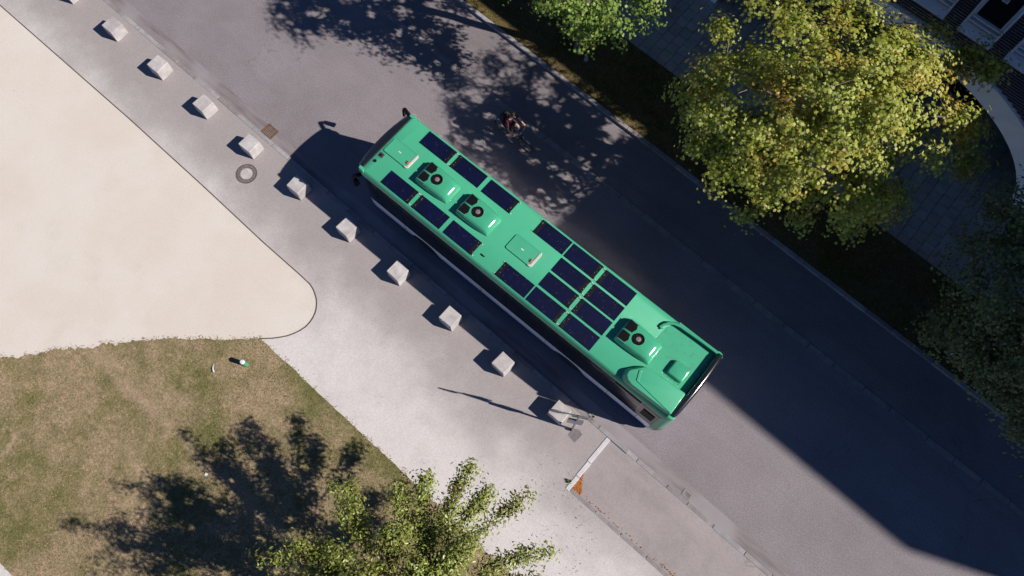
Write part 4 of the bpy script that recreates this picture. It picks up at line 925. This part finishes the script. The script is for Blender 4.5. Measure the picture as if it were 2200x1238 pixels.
for yy in (-0.06,0,0.06): mb.tube([(-0.85,yy,0.74),(-0.32,yy,0.74)], 0.007, 6)
for xx in (-0.85,-0.6,-0.34): mb.tube([(xx,-0.065,0.74),(xx,0.065,0.74)], 0.007, 6)
for sg in (-1,1): mb.tube([(-0.54,sg*0.06,0.35),(-0.62,sg*0.06,0.74)], 0.007, 6)
mb.build("luggage_rack", chrome_m, bike)
MB().box((0.43,0,0.80),(0.07,0.07,0.07)).build("front_lamp", chrome_m, bike, bevel=0.015)

def skin_body(name, verts, edges, mat, parent, loc=(0,0,0), rz=0, root=0, sub=2):
    me = bpy.data.meshes.new(name); me.from_pydata([v[:3] for v in verts], edges, []); me.materials.append(mat)
    o = inst(name, me, parent, loc, rz); md = o.modifiers.new("skin", 'SKIN'); md.use_smooth_shade = True; md.branch_smoothing = 0.6
    if not me.skin_vertices: return o
    for d, v in zip(me.skin_vertices[0].data, verts):
        d.radius = (v[3], v[4] if len(v) > 4 else v[3]); d.use_root = False
    me.skin_vertices[0].data[root].use_root = True
    s = o.modifiers.new("sub", 'SUBSURF'); s.levels = sub; s.render_levels = sub
    return o
person = empty("person", (1.99,3.80,0.0), -0.02); tag(person, "cyclist in burgundy shirt and dark shorts wearing sunglasses, riding beside the bus", "person")
V = [(-0.30,0,0.97,.115,.14),(-0.27,0,1.10,.105,.135),(-0.23,0,1.25,.105,.145),(-0.17,0,1.40,.095,.15),(-0.13,0,1.50,.052),(-0.09,0.01,1.56,.05),(-0.055,0.02,1.61,.078,.072),(-0.055,0.025,1.69,.086,.078),(-0.06,0.025,1.75,.058)]
Ed = [(i,i+1) for i in range(8)]
def chain(start, pts):
    prev = start
    for p in pts: V.append(p); Ed.append((prev, len(V)-1)); prev = len(V)-1
    return prev
for sg, knee, ank, foot in ((1,(0.10,0.15,0.90),(-0.06,0.12,0.53),(0.04,0.13,0.485)),(-1,(0.06,-0.15,0.60),(-0.15,-0.12,0.20),(-0.04,-0.13,0.155))):
    mid = tuple((a+b)/2 for a, b in zip((-0.28,sg*0.10,0.95), knee)); cal = tuple(k*0.65+a*0.35 for k, a in zip(knee, ank))
    chain(0, [(-0.27,sg*0.10,0.95,.085),(*mid,.075),(*knee,.058),(*cal,.056),(*ank,.036),(*foot,.034),(foot[0]+0.10,foot[1],foot[2]-0.01,.028)])
for sg, elb, wr in ((1,(0.00,0.30,1.17),(0.17,0.285,1.065)),(-1,(-0.01,-0.29,1.17),(0.17,-0.28,1.065))):
    h = chain(3, [(-0.16,sg*0.17,1.41,.058),(-0.09,sg*0.235,1.30,.046),(*elb,.038),(wr[0]-0.09,wr[1],wr[2]+0.05,.036),(*wr,.024),(wr[0]+0.045,wr[1]-sg*0.01,wr[2]-0.005,.028)])
    hx, hy, hz = V[h][:3]
    for k in range(4):
        o = (k-1.5)*0.018; chain(h, [(hx+0.035,hy+o,hz+0.012,.009),(hx+0.058-0.004*abs(k-1),hy+o,hz-0.012,.008),(hx+0.045,hy+o,hz-0.032,.007)])
    chain(h, [(hx+0.008,hy-sg*0.034,hz-0.008,.010),(hx+0.035,hy-sg*0.036,hz-0.028,.008)])
chain(6, [(0.036,0.025,1.655,.015)])                      # nose
skin_body("body", V, Ed, skin_m, person)
T = [(-0.295,0,1.00,.125,.15),(-0.27,0,1.10,.118,.15),(-0.23,0,1.25,.118,.16),(-0.17,0,1.39,.11,.165),(-0.14,0,1.455,.07)]
E2 = [(0,1),(1,2),(2,3),(3,4)]
for sg in (1,-1):
    b = len(T); T += [(-0.16,sg*0.175,1.41,.074),(-0.09,sg*0.24,1.30,.062),(-0.055,sg*0.27,1.235,.060)]; E2 += [(3,b),(b,b+1),(b+1,b+2)]
skin_body("shirt", T, E2, shirt_m, person, root=1)
T = [(-0.30,0,0.98,.128,.155)]; E2 = []
for sg, knee in ((1,(0.10,0.15,0.90)),(-1,(0.06,-0.15,0.60))):
    b = len(T); h = (-0.27,sg*0.10,0.95); q = [tuple(h[i]+(knee[i]-h[i])*f for i in range(3)) for f in (0,.4,.68)]
    T += [(*q[0],.10),(*q[1],.09),(*q[2],.084)]; E2 += [(0,b),(b,b+1),(b+1,b+2)]
skin_body("shorts", T, E2, short_m, person)
for f in ((0.04,0.13,0.485),(-0.04,-0.13,0.155)):
    skin_body("shoe", [(f[0]-0.10,f[1],f[2]+0.02,.042,.038),(f[0],f[1],f[2],.046,.04),(f[0]+0.12,f[1],f[2]-0.012,.036,.03)], [(0,1),(1,2)], clip_m, person, root=1)
mb = MB(); vs = []; n = 14
for i, (rr, zz) in enumerate(((0.084,1.655),(0.094,1.70),(0.095,1.745),(0.080,1.785),(0.047,1.812),(0.0,1.82))):
    for k in range(n):
        a = 2*math.pi*k/n; c_ = math.cos(a); lift = max(0.0, c_+0.15)*(0.10 if i == 0 else 0.062 if i == 1 else 0.018 if i == 2 else 0)
        vs.append((-0.066+rr*c_*(0.93 if c_ > 0 else 1.0)+0.004*math.sin(5*a+i), 0.025+rr*0.90*math.sin(a)+0.003*math.cos(4*a), zz+lift))
mb.add(vs, [(i*n+k,i*n+(k+1)%n,(i+1)*n+(k+1)%n,(i+1)*n+k) for i in range(5) for k in range(n)]); mb.build("hair", hair_m, person, smooth=True)
MB().box((0.020,0.025,1.69),(0.03,0.135,0.034)).build("sunglasses", black_gl, person, bevel=0.008)
bp = empty("backpack", (1.99,3.80,0.0), -0.02); tag(bp, "black backpack worn on the cyclist's back", "backpack")
rm = Matrix.Rotation(0.25, 3, 'Y')
MB().box((-0.42,0,1.28),(0.20,0.32,0.46),mat=rm,top=(0.15,0.26)).build("pack_body", pack_m, bp, bevel=0.05, seg=3, smooth=True)
MB().box((-0.54,0,1.20),(0.07,0.24,0.22),mat=rm).build("front_pocket", pack_m, bp, bevel=0.025, seg=2, smooth=True)
for sg in (-1,1): MB().tube([(-0.33,sg*0.10,1.46),(-0.20,sg*0.115,1.535),(-0.07,sg*0.12,1.42),(-0.12,sg*0.13,1.24),(-0.31,sg*0.13,1.12)], 0.018, 6).build("strap", pack_m, bp, smooth=True)
